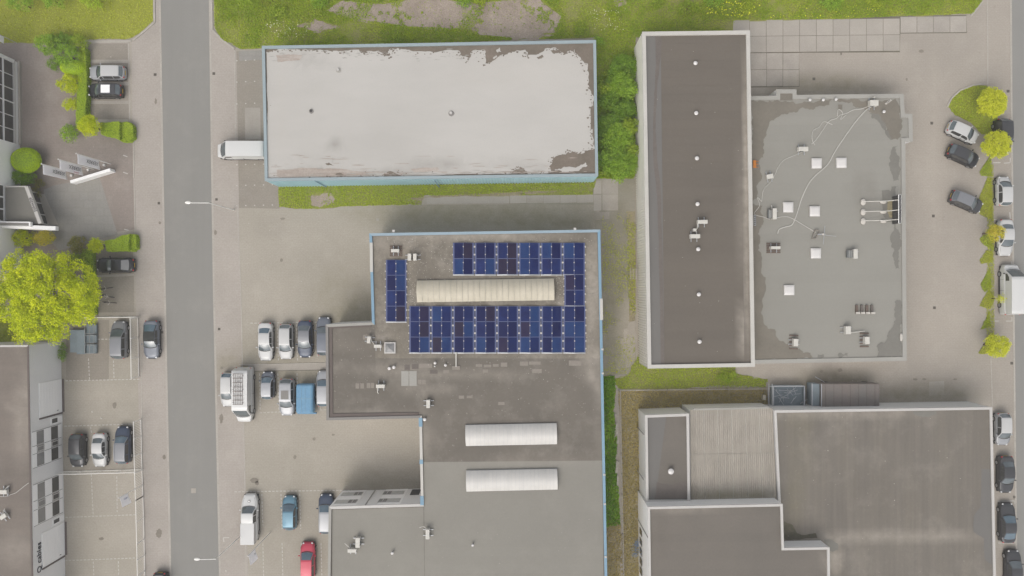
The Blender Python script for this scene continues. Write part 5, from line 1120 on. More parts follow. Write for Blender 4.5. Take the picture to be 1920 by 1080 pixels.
def car(px, py, head, kind, col, label, cat=None, name='parked_car', L=None, Wd=None, Hh=None, roof=None, glass=None, rails=False, sunroof=False, group='cars parked around the halls', rearglass=None, hoodmat=None):
    T = dict(TYPES[kind]); T['L'] = L or T['L']; T['W'] = Wd or T['W']; T['H'] = Hh or T['H']; L = T['L']; Wd = T['W']; pm = PNT[col]; glass = glass or m_glass
    p = G(px, py, T['H']*.5); hx, hy = head; ang = math.atan2(-hy, hx)-math.pi/2
    root = empty(name, (p.x, p.y, .02), ang, label, cat or 'car', group)
    van = kind == 'van'; pick = kind == 'pickup'
    N = 34; rings = []; hw0 = Wd/2
    def hw(s):
        e = 1.0
        if s > .78: e -= (.44 if not van else .32)*((s-.78)/.22)**2.5
        if s < .15: e -= (.32 if not van else .08)*((.15-s)/.15)**2.4
        return hw0*e*(1-.02*math.cos(s*6.28*1.0)**2)
    def zt(s):
        base = interp([(0,T['deck']-.12),(.015,T['deck']-.02),(.05,T['deck']),(T['rb']+.02,T['deck']),(T['ws'],T['belt']),(T['ws']+.02,T['hood']+.02),(.9,T['hood']-.10),(.965,T['hood']-.2),(.99,T['hood']-.34),(1,T['hood']-.46)], s)
        return base
    for i in range(N+1):
        s = i/N; s = .5-.5*math.cos(math.pi*s); s = .6*s+.4*(i/N)
        y = -L/2+L*s; w = hw(s); z = zt(s)
        if i == 0 or i == N: w *= .93
        cr = [(-w*.94,.24),(-w,.36),(-w,z*.62),(-w*.985,z*.80),(-w*.955,z*.95),(-w*.87,z),(-w*.45,z+.035),(0,z+.045)]
        if van: cr = [(-w*.97,.24),(-w,.36),(-w,z*.62),(-w*.99,z*.86),(-w*.965,z*.98),(-w*.9,z),(-w*.45,z+.02),(0,z+.03)]
        cr = cr+[(-x, zz) for x, zz in cr[-2::-1]]
        rings.append([(x, y, zz) for x, zz in cr])
    nr = len(rings[0]); v = [q for r in rings for q in r]; f = []
    for i in range(N):
        for k in range(nr-1): f.append((i*nr+k, i*nr+k+1, (i+1)*nr+k+1, (i+1)*nr+k)[::-1])
    f.append(tuple(range(nr))); f.append(tuple(range(N*nr, (N+1)*nr))[::-1])
    body = build('body', v, f, pm, root, True)
    mb = MB(); mb.box(-hw0*.9, hw0*.9, -L*.48, L*.47, .14, .3); mb.build('underbody', m_trim, root)
    for sg in (-1, 1):
        mb = MB(); mb.box(min(sg*(hw0-.06),sg*(hw0+.012)), max(sg*(hw0-.06),sg*(hw0+.012)), -L*.27, L*.27, .2, .42); mb.build('sill', m_trim, root)  # sill trim, its dark colour also imitates shade on the lower sides
        for yy in ((-.02, .20) if kind not in ('hatch','small','coupe','pickup') else (.0,)):
            mb = MB(); mb.box(min(sg*(hw0-.04),sg*(hw0+.008)), max(sg*(hw0-.04),sg*(hw0+.008)), L*yy-.012, L*yy+.012, .35, T['belt']*.85); mb.build('door_seam', m_trim, root)
    # greenhouse
    yws = -L/2+L*T['ws']; yrf = -L/2+L*T['rf']; yrr = -L/2+L*T['rr']; yrb = -L/2+L*T['rb']; zb = T['belt']-.03; zd = T['deck']-.03; zr = T['H']
    tw = .93 if van else .745 if kind != 'suv' and kind != 'mpv' else .775
    def gy(u): return yws+(yrf-yws)*u if u <= 1 else (yrf+(yrr-yrf)*(u-1) if u <= 2 else yrr+(yrb-yrr)*(u-2))
    def gz(u):
        if u <= 1: q = u; return zb+(zr-.05-zb)*(q*1.08-.08*q*q)/1.0
        if u <= 2: q = (u-1); return zr-.05+.05*math.sin(math.pi*q)
        q = (u-2); return zr-.05+(zd-zr+.05)*(q**1.15)
    def gt(u):
        base = hw0*.90
        if u <= 1: return base+(hw0*tw-base)*smooth(u*.9+.1)
        if u <= 2: return hw0*(tw-.02*(u-1)) if not van else hw0*tw
        return hw0*(tw-.02)+(hw0*(.84 if not van else .95)-hw0*(tw-.02))*smooth(u-2)
    def top(u, q, off=0):       # q -1..1 over the top surface
        w = gt(u); cv = .20*(1-q*q)*max(0, 1-u)-.16*(1-q*q)*max(0, u-2)*(0 if van or pick else 1)
        return Vector((q*w, gy(u)+cv, gz(u)+.03*(1-q*q)*(1 if 1 <= u <= 2 else .6)+off+(.05 if u <= 1 else 0)*(1-q*q)*math.sin(math.pi*min(u,1))))
    def side(u, t, sg, off=0):  # t 0 belt .. 1 roof edge
        w1 = gt(u); z1 = gz(u); s = (gy(u)+L/2)/L; w0_ = min(hw(s)*.955, hw0*.95); z0_ = min(zb, z1) if u < 2 else min(max(zb, zd), z1)
        x = w0_+(w1-w0_)*t+off*.9; return Vector((sg*x, gy(u), z0_+(z1-z0_)*(t**.95)+off*.3))
    def patch(name, fn, u0, u1, q0, q1, nu, nq, mat, par, flip=False):
        v = []; f = []
        for i in range(nu+1):
            for j in range(nq+1): v.append(fn(u0+(u1-u0)*i/nu, q0+(q1-q0)*j/nq))
        for i in range(nu):
            for j in range(nq):
                k = i*(nq+1)+j; q = (k, k+1, k+nq+2, k+nq+1); f.append(q[::-1] if flip else q)
        return build(name, v, f, mat, par, True)
    patch('roof', lambda u, q: top(u, q), 0, 3, -1, 1, 30, 8, roof or pm, root)
    if roof is None: pass
    for sg in (-1, 1): patch('pillar_side', lambda u, t: side(u, t, sg), 0, 3, 0, 1, 30, 3, pm, root, sg > 0)
    patch('windscreen', lambda u, q: top(u, q*(.93-.05*u), .012), .10, .93, -1, 1, 6, 8, glass, root)
    mb = MB(); cs = [top(.05, q/4*.92, .012) for q in range(-4, 5)]
    for c0, c1 in zip(cs[:-1], cs[1:]): mb.bar(c0, c1, .09, .02); mb.build('wiper_cowl', m_trim, root)
    if not van: patch('rear_window', lambda u, q: top(u, q*.86, .012), 2.12, 2.88, -1, 1, 5, 8, rearglass or glass, root)
    sw = [(.42, 1.02), (1.08, 1.62), (1.68, 2.30)] if not pick else [(.45, 1.2), (1.28, 1.95)]
    if kind in ('hatch', 'small', 'coupe'): sw = [(.42, 1.30), (1.36, 2.25)]
    if van: sw = [(.45, 1.10)]
    for sg in (-1, 1):
        for a, b in sw: patch('side_window', lambda u, t: side(u, t, sg, .012), a, b, .10 if not van else .10, .90 if not van else .62, 5, 3, m_win, root, sg > 0)
    if sunroof: patch('sunroof', lambda u, q: top(u, q, .012), 1.12, 1.62, -.66, .66, 5, 5, m_dgrey, root)
    if roof is not None and roof is m_blk:
        pass
    wr_ = .33 if not van else .36; fy = L*.5-L*.19; ry = -L*.5+L*.19
    for sg in (-1, 1):
        for yy in (fy, ry):
            mb = MB(); n = 18; v = []; x0 = sg*(hw0-.2); x1 = sg*(hw0+.015)
            for x in (x0, x1):
                for k in range(n): a = 6.2832*k/n; v.append((x, yy+wr_*math.cos(a), .32+wr_*math.sin(a)))
            mb.add(v, [tuple(range(n)), tuple(range(n, 2*n))[::-1]]+[(k, (k+1)%n, n+(k+1)%n, n+k) for k in range(n)]); wh = mb.build('wheel', m_tyre, root)
            mb = MB(); v = [(sg*(hw0+.025), yy+wr_*.66*math.cos(6.2832*k/n), .32+wr_*.66*math.sin(6.2832*k/n)) for k in range(n)]+[(sg*(hw0+.03), yy, .32)]
            mb.add(v, [(k, (k+1)%n, n) for k in range(n)]); mb.build('rim', m_rim, wh)
        mb = MB(); mb.ell((sg*(hw0+.10), yws-.34, zb+.06), .14, .09, .08, 8, 6); mb.build('wing_mirror', pm if not van else m_trim, root, True)
        hwf = hw(.955); mb = MB(); mb.ell((sg*hw(.965)*.84, L*.5-L*.042, T['hood']-.24), .13, .16, .07, 10, 6); h_ = mb.build('headlight', m_lamp_w, root, True); h_.rotation_euler = (0, 0, 0)
        mb = MB(); mb.ell((sg*hw(.02)*.88, -L*.5+.07, T['deck']-.16), .12, .10, .10, 8, 6); mb.build('tail_light', m_lamp_r, root, True)
        if rails: mb = MB(); mb.tube([side(1.05, 1, sg, .02)+Vector((-sg*.04,0,.05)), side(1.5, 1, sg, .02)+Vector((-sg*.04,0,.08)), side(1.98, 1, sg, .02)+Vector((-sg*.04,0,.05))], .025, 6); mb.build('roof_rail', m_frame, root)
    mb = MB(); mb.box(-.28,.28,-L*.5-.015,-L*.5+.01,.5,.62); mb.build('number_plate', m_plate, root)
    mb = MB(); mb.box(-.45,.45,L*.5-.03,L*.5+.012,.32,.5); mb.build('grille', m_trim, root)
    if not van:          # shut lines round the bonnet
        mb = MB()
        for sg in (-1, 1):
            pts = [Vector((sg*hw(s)*.80, -L/2+L*s, zt(s)+.02)) for s in (T['ws']+.025, .85, .93)]
            for a, b in zip(pts[:-1], pts[1:]): mb.bar(a, b, .018, .012)
        mb.build('bonnet_seam', m_trim, root)
    return root
LFT = (-1, 0); UP = (0, -1); DN = (0, 1)
car(200,136,LFT,'estate','silver','silver hatchback parked nose left beside the clipped dome bush', L=4.45, roof=PNT['offw'])
b2 = car(197,170,LFT,'suv','black','black car with white patch on its roof, below the silver hatchback', L=4.15, Wd=1.72, Hh=1.55, roof=PNT['dgrey'])
mb = MB(); mb.box(-.48,.5,-1.05,.05,1.56,1.58); mb.build('white_roof_patch', m_wpan, b2)  # flat white patch over the roof
car(216,497,LFT,'coupe','black','black car with silver rear window frame, nose to the hedge by the big lime tree', L=4.7, Wd=1.82, roof=PNT['black'], rearglass=m_wing)
car(223,637,UP,'mpv','grey','silver-grey estate car beside the sliding gate', L=4.65, Wd=1.82, Hh=1.62, hoodmat=None)
car(284,637,DN,'coupe','greyblue','grey convertible with black soft top parked on the west pavement', L=4.75, Wd=1.88, roof=m_blk, rearglass=m_glassb)
car(145,845,DN,'hatch','dgrey','dark grey hatchback, leftmost of three cars in the fenced west yard', L=4.1, Wd=1.78)
car(187,844,DN,'sedan','white','boxy white saloon, middle of three cars in the fenced west yard', L=4.2, Wd=1.68)
car(230,834,UP,'estate','navy','dark blue-grey estate with roof rails in the fenced west yard', L=4.6, rails=True, roof=PNT['grey'], glass=m_glassb)
car(300,1108,DN,'sedan','black','dark car just entering the bottom edge on the west pavement', L=4.5)
car(498,641,DN,'sedan','white','white saloon at the left end of the upper row beside the solar roof', L=4.7, rearglass=m_glassb)
car(536,641,DN,'hatch','offw','white hatchback between the white saloon and the blue car', L=4.35, Wd=1.74)
car(572,636,DN,'sedan','navy','dark blue saloon in the upper row', L=4.6, roof=PNT['grey'])
car(607,630,UP,'estate','greyblue','grey-blue estate half hidden under the building wing, upper row', L=4.75)
car(427,731,DN,'hatch','white','small white hatchback tucked beside the long white van', L=4.2, Wd=1.66, rearglass=m_glassb)
car(502,722,UP,'small','greyblue','small grey city car with red tail light in the lower row', L=3.3, Wd=1.6, glass=m_glassb, roof=PNT['silver'])
car(538,745,DN,'suv','silver','silver crossover with sunroof beside the blue covered trailer', L=4.6, Wd=1.84, sunroof=True)
car(607,728,UP,'estate','silver','silver estate half hidden under the building wing, lower row', L=4.4, glass=m_glassb)
car(543,961,UP,'hatch','teal','teal blue hatchback in the bottom parking row', L=4.2, Wd=1.74, glass=m_glassb)
car(611,963,UP,'estate','navy','dark navy estate with roof rails half under the corner of the bottom roof', L=4.9, rails=True, roof=PNT['silver'], glass=m_glassb)
car(577,1052,UP,'hatch','red','red hatchback at the bottom edge of the photo', L=4.7, Wd=1.78, glass=m_glassb)
a_ = (2.05, .95)
car(1806,248,a_,'hatch','white','white hatchback parked at an angle beside the grass island', L=3.95, Wd=1.76)
car(1807,292,a_,'hatch','black','black hatchback parked at an angle just below the white one', L=4.0, Wd=1.76, roof=PNT['dgrey'])
car(1813,378,(2.1,.9),'hatch','dgrey','dark grey hatchback parked at an angle alone in the east yard', L=4.1, Wd=1.74, roof=PNT['grey'])
car(1881,256,DN,'suv','black','black car half under the second round tree by the east road', L=4.3, roof=PNT['dgrey'])
car(1882,358,UP,'small','white','small white hatchback with roof below the second round tree', L=3.6, Wd=1.7)
car(1885,446,DN,'sedan','white','white saloon beside the golden-brown young tree', L=4.5, Wd=1.76)
car(1880,805,DN,'hatch','silver','silver-white hatchback beside the taupe roof, uppermost of the lower right row', L=4.0, roof=PNT['white'])
car(1886,890,DN,'sedan','dgrey','dark grey saloon, second in the lower right row', L=4.6, Wd=1.78)
car(1889,980,UP,'coupe','dgrey','dark car with bright blue windscreen in the lower right row', L=4.9, Wd=1.84, glass=m_glassb)
car(1900,1066,UP,'sedan','dgrey','dark grey car cut by the bottom right corner', L=4.6)
# vans
v1 = car(456,741,DN,'van','vanwhite','long white van with dark roof rack parked over the low path', 'van', 'parked_van', L=6.75, Wd=2.05, Hh=2.5, group='vans parked around the halls')
mb = MB()
for i in range(5): x = -.42+i*.26; mb.bar((x,-2.8,2.62),(x,.9,2.62),.04,.03)
for i in range(8): y = -2.8+i*.53; mb.bar((-.5,y,2.65),(.74,y,2.65),.045,.03)
for x in (-.5,.74):
    for y in (-2.6,-.9,.7): mb.bar((x,y,2.45),(x,y,2.66),.04,.04)
mb.build('roof_rack', m_wood, v1)
car(454,282,LFT,'van','vanwhite','white delivery van backed against the pale blue hall', 'van', 'parked_van', L=6.4, Wd=2.0, Hh=2.3, group='vans parked around the halls')
car(1899,543,UP,'van','vanwhite','high white van cut by the right edge beside the east road', 'van', 'parked_van', L=6.2, Wd=2.1, Hh=2.4, group='vans parked around the halls')
pk = car(468,972,UP,'pickup','vanwhite','white pickup truck with white covered bed and round badge on its bonnet', 'pickup truck', 'parked_pickup', L=6.0, Wd=1.95, Hh=1.8, group=None)
mb = MB(); mb.box(-.86,.86,-2.98,-.35,.95,1.72); bev(mb.build('bed_cover', PNT['white'], pk), .06, 3)
mb = MB(); mb.cyl((0,2.15), .17, 1.0, 1.075, 20); mb.build('bonnet_badge', m_dgrey, pk); mb = MB(); mb.cyl((0,2.15), .10, 1.07, 1.085, 20); mb.build('badge_centre', m_wpan, pk)
# blue covered trailer
p = G(574, 747, 1.0); t = empty('covered_trailer', (p.x, p.y, .02), 0, 'bright blue tarpaulin covered trailer between the silver crossover and building', 'trailer')
mb = MB(); mb.box(-1.05,1.05,-1.75,1.85,.5,1.75); bev(mb.build('tarpaulin', m_tarp, t), .26, 5)
mb = MB(); mb.box(-1.16,1.16,-1.98,-1.78,.35,.75); bev(mb.build('front_board', m_tarp, t), .04)
for x in (-.35, .1, .78): mb = MB(); mb.box(x-.02,x+.02,-1.7,1.78,1.74,1.775); mb.build('tarpaulin_seam', m_blue2, t)
mb = MB(); mb.box(-1.0,1.0,.05,.12,1.74,1.78); mb.build('tarpaulin_seam', m_blue2, t)
for y in (-1.2,-.4,.4,1.2): mb = MB(); mb.bar((1.05,y,.9),(1.1,y,1.4),.05,.05); mb.build('strap', m_blue2, t)
for sg in (-1,1):
    for y in (-.5,.5): mb = MB(); mb.tube([(sg*.98,y,.34),(sg*1.12,y,.34)], .33, 16); mb.build('wheel', m_tyre, t)
# grey stacked trailer under the lime tree
p = G(158, 637, .8); t = empty('flat_trailer', (p.x, p.y, .02), 0, 'stack of pale grey panels and frames beside the big lime tree', 'panel stack')
for x0,x1,y0,y1,z in ((-1.95,-1.1,-1.6,1.2,.5),(-1.05,-.05,-1.8,1.2,.62)): mb = MB(); mb.box(x0,x1,y0,y1,.1,z); bev(mb.build('panel', m_contb, t), .02)
for y0,y1 in ((.7,1.9),(-.45,.6),(-1.75,-.6)):
    mb = MB(); mb.box(.02,1.25,y0,y1,.1,.35); c_ = mb.build('crate', m_contb, t); mb = MB()
    for a, b in (((.05,y0+.05),(1.2,y0+.05)),((1.2,y0+.05),(1.2,y1-.05)),((1.2,y1-.05),(.05,y1-.05)),((.05,y1-.05),(.05,y0+.05)),((.62,y0),(.62,y1))): mb.bar((*a,.75),(*b,.75),.05,.05)
    for x in (.05,1.2):
        for y in (y0+.05,y1-.05): mb.bar((x,y,.3),(x,y,.77),.05,.05)
    mb.build('crate_frame', m_steel, c_)
# container trailer and scrap skip in the lane
p0 = G(1540,720,2.3); p1 = G(1649,763,2.3); t = empty('box_container', (p0.x, p1.y, 0), 0, 'dark grey box container with drawbar standing in the lane north of the taupe roof', 'container')
Lx = p1.x-p0.x; Ly = p0.y-p1.y
mb = MB(); mb.box(0,Lx,0,Ly,.35,2.3); bev(mb.build('box', m_cont, t), .03)
mb = MB(); mb.box(-.95,-.02,.05,Ly-.05,.35,1.9); bev(mb.build('end_section', m_contb, t), .04)
mb = MB(); mb.bar((-.98,.0,1.95),(-.98,Ly,1.95),.1,.1); mb.bar((0,0,2.33),(0,Ly,2.33),.08,.08); mb.build('edge_rail', m_frame, t)
for k in range(7): mb = MB(); mb.box(.5+k*1.0,.54+k*1.0,.02,Ly-.02,2.3,2.32); mb.build('roof_seam', m_kgrey, t)
mb = MB(); mb.bar((-1,1.9,.5),(-2.2,1.9,.5),.07,.07); mb.bar((-1,1.0,.5),(-2.2,1.0,.5),.07,.07)
for k in range(4): mb.bar((-1.2-k*.3,1.0,.5),(-1.2-k*.3,1.9,.5),.05,.05)
mb.build('drawbar', m_steel, t)
mb = MB(); mb.bar((1.0,Ly+.05,.9),(-.3,Ly+.75,1.3),.07,.07); mb.build('door_bar', m_frame, t); mb = MB(); mb.bar((-1.1,.7,.9),(-2.0,.2,1.0),.09,.05); mb.build('loose_plate', m_frame, t)
for x in (1.2,6.2):
    for y in (.1, Ly-.1): mb = MB(); mb.tube([(x,y-.12,.4),(x,y+.12,.4)], .4, 16); mb.build('wheel', m_tyre, t)
p0 = G(1450,724,1.3); p1 = G(1508,761,1.3); t = empty('scrap_skip', (p0.x, p1.y, 0), 0, 'open grey-blue skip trailer heaped with metal rods left of the dark container', 'skip')
Lx = p1.x-p0.x; Ly = p0.y-p1.y
mb = MB(); mb.box(0,Lx,0,Ly,.3,.75); mb.build('floor', m_contb, t)
for a, b in (((0,0),(Lx,0)),((Lx,0),(Lx,Ly)),((Lx,Ly),(0,Ly)),((0,Ly),(0,0))): mb = MB(); mb.bar((*a,.85),(*b,.85),.08,.95); mb.build('side_wall', m_contb, t); mb = MB(); mb.bar((*a,1.35),(*b,1.35),.12,.06); mb.build('top_rail', m_frame, t)
mb = MB(); mb.bar((-.6,-.1,1.4),(-.6,Ly+.3,1.4),.06,.06); mb.bar((-.6,Ly,1.4),(0,Ly,1.4),.06,.06); mb.bar((-.6,.1,1.4),(0,.1,1.4),.06,.06); mb.bar((-.2,-.1,1.45),(-.2,Ly+.3,1.45),.07,.07); mb.build('front_frame', m_frame, t)
r_ = random.Random(5)
for k in range(22):
    a = r_.random()*3.14; l = r_.uniform(.3,.9); x = r_.uniform(.6,Lx-.6); y = r_.uniform(.5,Ly-.5); z = r_.uniform(.8,1.15)
    mb = MB(); mb.bar((x-math.cos(a)*l/1.5,y-math.sin(a)*l/1.5,z),(x+math.cos(a)*l/1.5,y+math.sin(a)*l/1.5,z+r_.uniform(-.1,.1)),.045,.045); mb.build('metal_rod', m_frame, t)
mb = MB(); mb.box(-1.0,-.65,.6,1.2,.1,.6); mb.build('toolbox', m_vault, t)
# bicycles beside the lime tree
def bike(px, py, ang, label, mat):
    p = G(px, py, .5); o = empty('bicycle', (p.x, p.y, 0), ang, label, 'bicycle', 'bicycles beside the big lime tree')
    for x in (-.52,.52):
        mb = MB(); n = 20; ring = [Vector((x+.33*math.cos(6.2832*k/n), 0, .34+.33*math.sin(6.2832*k/n))) for k in range(n+1)]; mb.tube(ring, .03, 5); w_ = mb.build('wheel', m_tyre, o)
        mb = MB()
        for k in range(6): a = 3.1416*k/6; mb.bar((x+.31*math.cos(a),0,.34+.31*math.sin(a)),(x-.31*math.cos(a),0,.34-.31*math.sin(a)),.008)
        mb.build('spokes', m_rim, w_)
    mb = MB(); mb.tube([(-.52,0,.34),(-.1,0,.3),(.38,0,.82),(-.2,0,.8),(-.1,0,.3)], .022, 5); mb.tube([(-.52,0,.34),(-.2,0,.8)], .018, 5); mb.tube([(.52,0,.34),(.36,0,.98)], .022, 5); mb.build('frame', mat, o)
    mb = MB(); mb.ell((-.24,0,.95), .15,.09,.04, 10, 6); mb.build('saddle', m_trim, o, True)
    mb = MB(); mb.tube([(.2,-.3,1.0),(.36,-.08,1.0),(.36,.08,1.0),(.2,.3,1.0)], .022, 6); mb.build('handlebar', m_bag, o)
bike(197, 541, .15, 'uppermost bicycle with pale handlebar beside the big lime tree', m_blk); bike(200, 555, -.25, 'middle bicycle with white fittings beside the big lime tree', m_bag); bike(204, 567, -.1, 'lowest dark bicycle beside the big lime tree', m_blk)
# ---------------------------------------------------------------- roof equipment
def ac(px, py, zr, sx, sy, label, rz=0, pallet=False, grille=None, pipe=None, hgt=.6, group='outdoor units on the flat roofs', cat='air conditioner'):
    p = G(px, py, zr+hgt); o = empty('air_conditioner', (p.x, p.y, zr+.02), rz, label, cat, group); sx /= 15; sy /= 15; f0 = .16
    if pallet:
        mb = MB()
        for k in range(5): t = -sy*.5-.35+k*(sy+.7)/4; mb.box(-sx*.5-.25,sx*.5+.25,t-.09,t+.09,.0,.08)
        mb.build('pallet', m_pal, o)
    for k in (-1, 1):
        mb = MB()
        if sx > sy: mb.box(k*sx*.3-.035,k*sx*.3+.035,-sy*.5-.38,sy*.5+.38,.08,f0)
        else: mb.box(-sx*.5-.38,sx*.5+.38,k*sy*.3-.035,k*sy*.3+.035,.08,f0)
        mb.build('support_rail', m_frame, o)
    mb = MB(); mb.box(-sx/2,sx/2,-sy/2,sy/2,f0,f0+hgt); bev(mb.build('casing', m_ac, o), .025)
    mb = MB()
    if sx > sy: mb.box(-sx*.35,sx*.1,-sy/2-.012,-sy/2,f0+.1,f0+hgt-.1)
    else: mb.box(sx/2,sx/2+.012,-sy*.35,sy*.1,f0+.1,f0+hgt-.1)
    mb.build('fan_grille', m_acg, o)
    if grille:
        mb = MB(); x0 = -sx/2-grille/15; mb.box(x0,-sx/2-.01,-sy*.38,sy*.38,f0,f0+hgt*.6); g = mb.build('coil_box', m_acg, o)
        mb = MB()
        for k in range(1,3): mb.box(x0+k*(-sx/2-x0)/3-.015,x0+k*(-sx/2-x0)/3+.015,-sy*.38,sy*.38,f0+hgt*.6,f0+hgt*.6+.01)
        mb.build('grille_bar', m_ac, g)
    if pipe: mb = MB(); mb.tube([(x/15, -y/15, z) for x, y, z in pipe], .05, 6); mb.build('pipe', m_ac, o)
    return o
zC2 = zC; 
ac(1317,416,zC2,17,6.5,'upper white unit of the pair on the dark narrow roof',.03,pipe=[(-8,2,.5),(-8,10,.3),(-11,14,.3)])
ac(1303,443,zC2,17,7,'lower white unit of the pair on the dark narrow roof',.02,pipe=[(4,-3,.5),(3,-10,.3),(-1,-12,.3)])
p = G(1303,431,6.2); o = empty('flue', (p.x,p.y,zC), 0, 'round grey flue with white cap between two units on the dark narrow roof', 'flue'); mb = MB(); mb.cyl((0,0),.27,0,.3,16,.2); mb.build('collar', m_dgrey, o); mb = MB(); mb.box(-.16,.16,-.16,.16,.3,.6); mb.build('cap', m_ac, o)
zb_ = zB
ac(741,470,zb_,14,5.5,'small white unit nearest the upper left corner of the solar roof',0,pallet=True)
ac(768,482,zb_,6,12,'left one of two upright white units beside the narrow solar array',0,hgt=.7); ac(778,482,zb_,6,12,'right one of two upright white units beside the narrow solar array',0,hgt=.7)
ac(692,637,zb_,6,12,'upright white unit on the wing roof above the pyramid skylight level',-.08,pipe=[(2,-6,.5),(4,2,.4),(8,8,.1)]); ac(708.5,649,zb_,13,5.5,'flat white box between upright unit and pyramid skylight',0,hgt=.4)
ac(713.5,724,zb_,15,6,'white unit with pipe beside four small paving plates on the wing roof',0,pipe=[(-6,3,.4),(-6,12,.2),(-5,14,.1)])
ac(803,757,zb_,6.5,14,'lone upright white unit above the first white barrel rooflight',.02)
ac(671,1017,zb_,7.5,17,'upright unit of the pair on the lower left grey roof',0); ac(660.5,1032,zb_,15,6,'horizontal unit of the pair on the lower left grey roof',0,pipe=[(-4,-3,.5),(-10,-9,.5),(-13,-12,.6)])
ac(802,1001,zb_,6.5,17,'single upright unit on the lower middle grey roof',0,pipe=[(-2,-8,.4),(-8,-12,.4),(-14,-11,.6)])
p = G(855,680,6.4); o = empty('roof_anchor', (p.x,p.y,zB), 0, 'short post on a pale foot plate just below the largest solar array', 'anchor post'); mb = MB(); mb.box(-.45,.45,-.85,-.4,.0,.12); mb.build('foot_plate', m_patch, o); mb = MB(); mb.bar((0,-.5,.2),(0,1.2,.25),.12,.1); mb.build('pipe', m_ac, o)
z = zD
ac(1505.5,279.5,z,17,7.5,'white unit on the cable near the top of the grey roof',0); ac(1452,401,z,7,19,'white unit with dark coil near the orange bench side of the grey roof',0,grille=7,pipe=[(-3,-9,.4),(-3,-16,.2)])
ac(1453.5,464.5,z,17,5,'slim unit standing on dark pallets in the left of the grey roof',0,pallet=True); ac(1603.5,476,z,7,17,'white unit with square dark grille in the middle right of the grey roof',0,grille=10)
ac(1491.5,642,z,8,13,'white unit on pallets at the lower left of the grey roof',-.04,pallet=True); ac(1589.5,619,z,9,14,'white unit with long pipe at the lower right of the grey roof',0,pipe=[(4,5,.3),(14,4,.2),(33,2,.2)])
ac(1625,638,z,8,13,'white unit on pallets at the lower right of the grey roof',0,pallet=True); ac(1638,193.5,z,15,10,'large white unit at the top corner of the grey roof where cables meet',0)
ac(1443,331,z,12,8,'small cluttered white box on the cable at the left of the grey roof',.2,hgt=.35)
p = G(1623,580,4.2); o = empty('brick_rack', (p.x,p.y,zD+.02), 0, 'row of four pale brick stands in the lower right of the grey roof', 'stand row')
for k in range(4):
    mb = MB(); mb.box(-1.1+k*.6,-.85+k*.6,-.5,.5,0,.25); c_ = mb.build('stand', m_patchd if k % 2 else m_pal, o); mb = MB(); mb.box(-1.15+k*.6,-.7+k*.6,-.55,-.32,.25,.4); mb.build('block', m_bag, c_)
p = G(1532,439,4.3); o = empty('antenna', (p.x,p.y,zD+.02), 0, 'toppled antenna mast on a small frame in the middle of the grey roof', 'antenna')
mb = MB()
for a, b in (((-.5,-.5),(-.1,.55)),((0,-.4),(.35,.3)),((-.5,-.5),(0,-.5)),((-.1,.55),(.4,.4))): mb.bar((*a,.15),(*b,.15),.1,.12)
mb.build('base_frame', m_patch, o); mb = MB(); mb.bar((0,0,.3),(2.3,-.25,.3),.03); mb.bar((.95,1.0,.35),(.75,-1.2,.35),.04); mb.bar((.1,0,.3),(1.0,0,.35),.07); mb.build('mast', m_frame, o)
mb = MB(); mb.ell((.75,.0,.35),.15,.15,.08,8,5); mb.build('joint', m_bag, o)
def cable(pts, r, label, z=None, name='cable'):
    n = []; P = [G(x, y, zD+.05) for x, y in pts]
    for i in range(len(P)-1):
        p0 = P[max(i-1,0)]; p1 = P[i]; p2 = P[i+1]; p3 = P[min(i+2,len(P)-1)]
        for k in range(4):
            t = k/4; n.append(.5*((2*p1)+(-p0+p2)*t+(2*p0-5*p1+4*p2-p3)*t*t+(-p0+3*p1-3*p2+p3)*t**3))
    n.append(P[-1]); mb = MB(); mb.tube(n, r, 6); tag(mb.build(name, m_cable, None, True), label, 'cable')
cable([(1634,200),(1622,208),(1606,226),(1594,242),(1580,262),(1565,285),(1552,308),(1528,330),(1516,345),(1504,370),(1496,395),(1490,412),(1484,422),(1470,426),(1461,430),(1458,438)], .06, 'longest thick pale cable running diagonally across the grey roof')
cable([(1632,198),(1615,204),(1600,206),(1588,212),(1575,216),(1568,222),(1556,226),(1548,236),(1540,248),(1530,262),(1522,270)], .04, 'pale cable from the corner unit down to the upper white unit')
cable([(1504,285),(1488,292),(1470,300),(1460,312),(1454,325),(1446,340),(1432,355),(1428,378)], .035, 'thin pale cable from the upper unit towards the narrow hall wall')
cable([(1428,378),(1420,370),(1424,386),(1414,401),(1432,407),(1443,411)], .035, 'looped pale cable ending at the unit with the dark coil')
cable([(1455,408),(1475,406),(1490,412),(1510,424),(1530,436)], .035, 'thin pale wire leading to the toppled antenna'); cable([(1561,234),(1545,228),(1536,238),(1524,246),(1523,262),(1528,272)], .035, 'thin side loop of pale wire near the top of the grey roof')
cable([(1570,218),(1572,205),(1580,212),(1576,224),(1588,214)], .035, 'short tangled wire beside the dark square patch on the grey roof')
p = G(1414,307,4.5); o = empty('bench', (p.x,p.y,zD+.02), 0, 'small orange painted stand beside the cream parapet on the grey roof', 'stand'); mb = MB(); mb.box(-.05,.3,-.45,.45,.35,.45); mb.build('top', m_orange, o)
for y in (-.35,0,.35): mb = MB(); mb.bar((.2,y,0),(.6,y,.35),.05,.05); mb.build('leg', m_orange, o)
p = G(1416,413,4.4); o = empty('ladder', (p.x,p.y,zD+.02), 0, 'short metal ladder against the dark narrow hall above the grey roof', 'ladder'); mb = MB(); mb.bar((-.15,-.62,.5),(-.15,.62,.5),.05); mb.bar((.2,-.62,.1),(.2,.62,.1),.05); mb.build('rail', m_frame, o)
for k in range(6): mb = MB(); mb.bar((-.15,-.6+k*.24,.5),(.2,-.6+k*.24,.1),.05); mb.build('rung', m_frame, o)
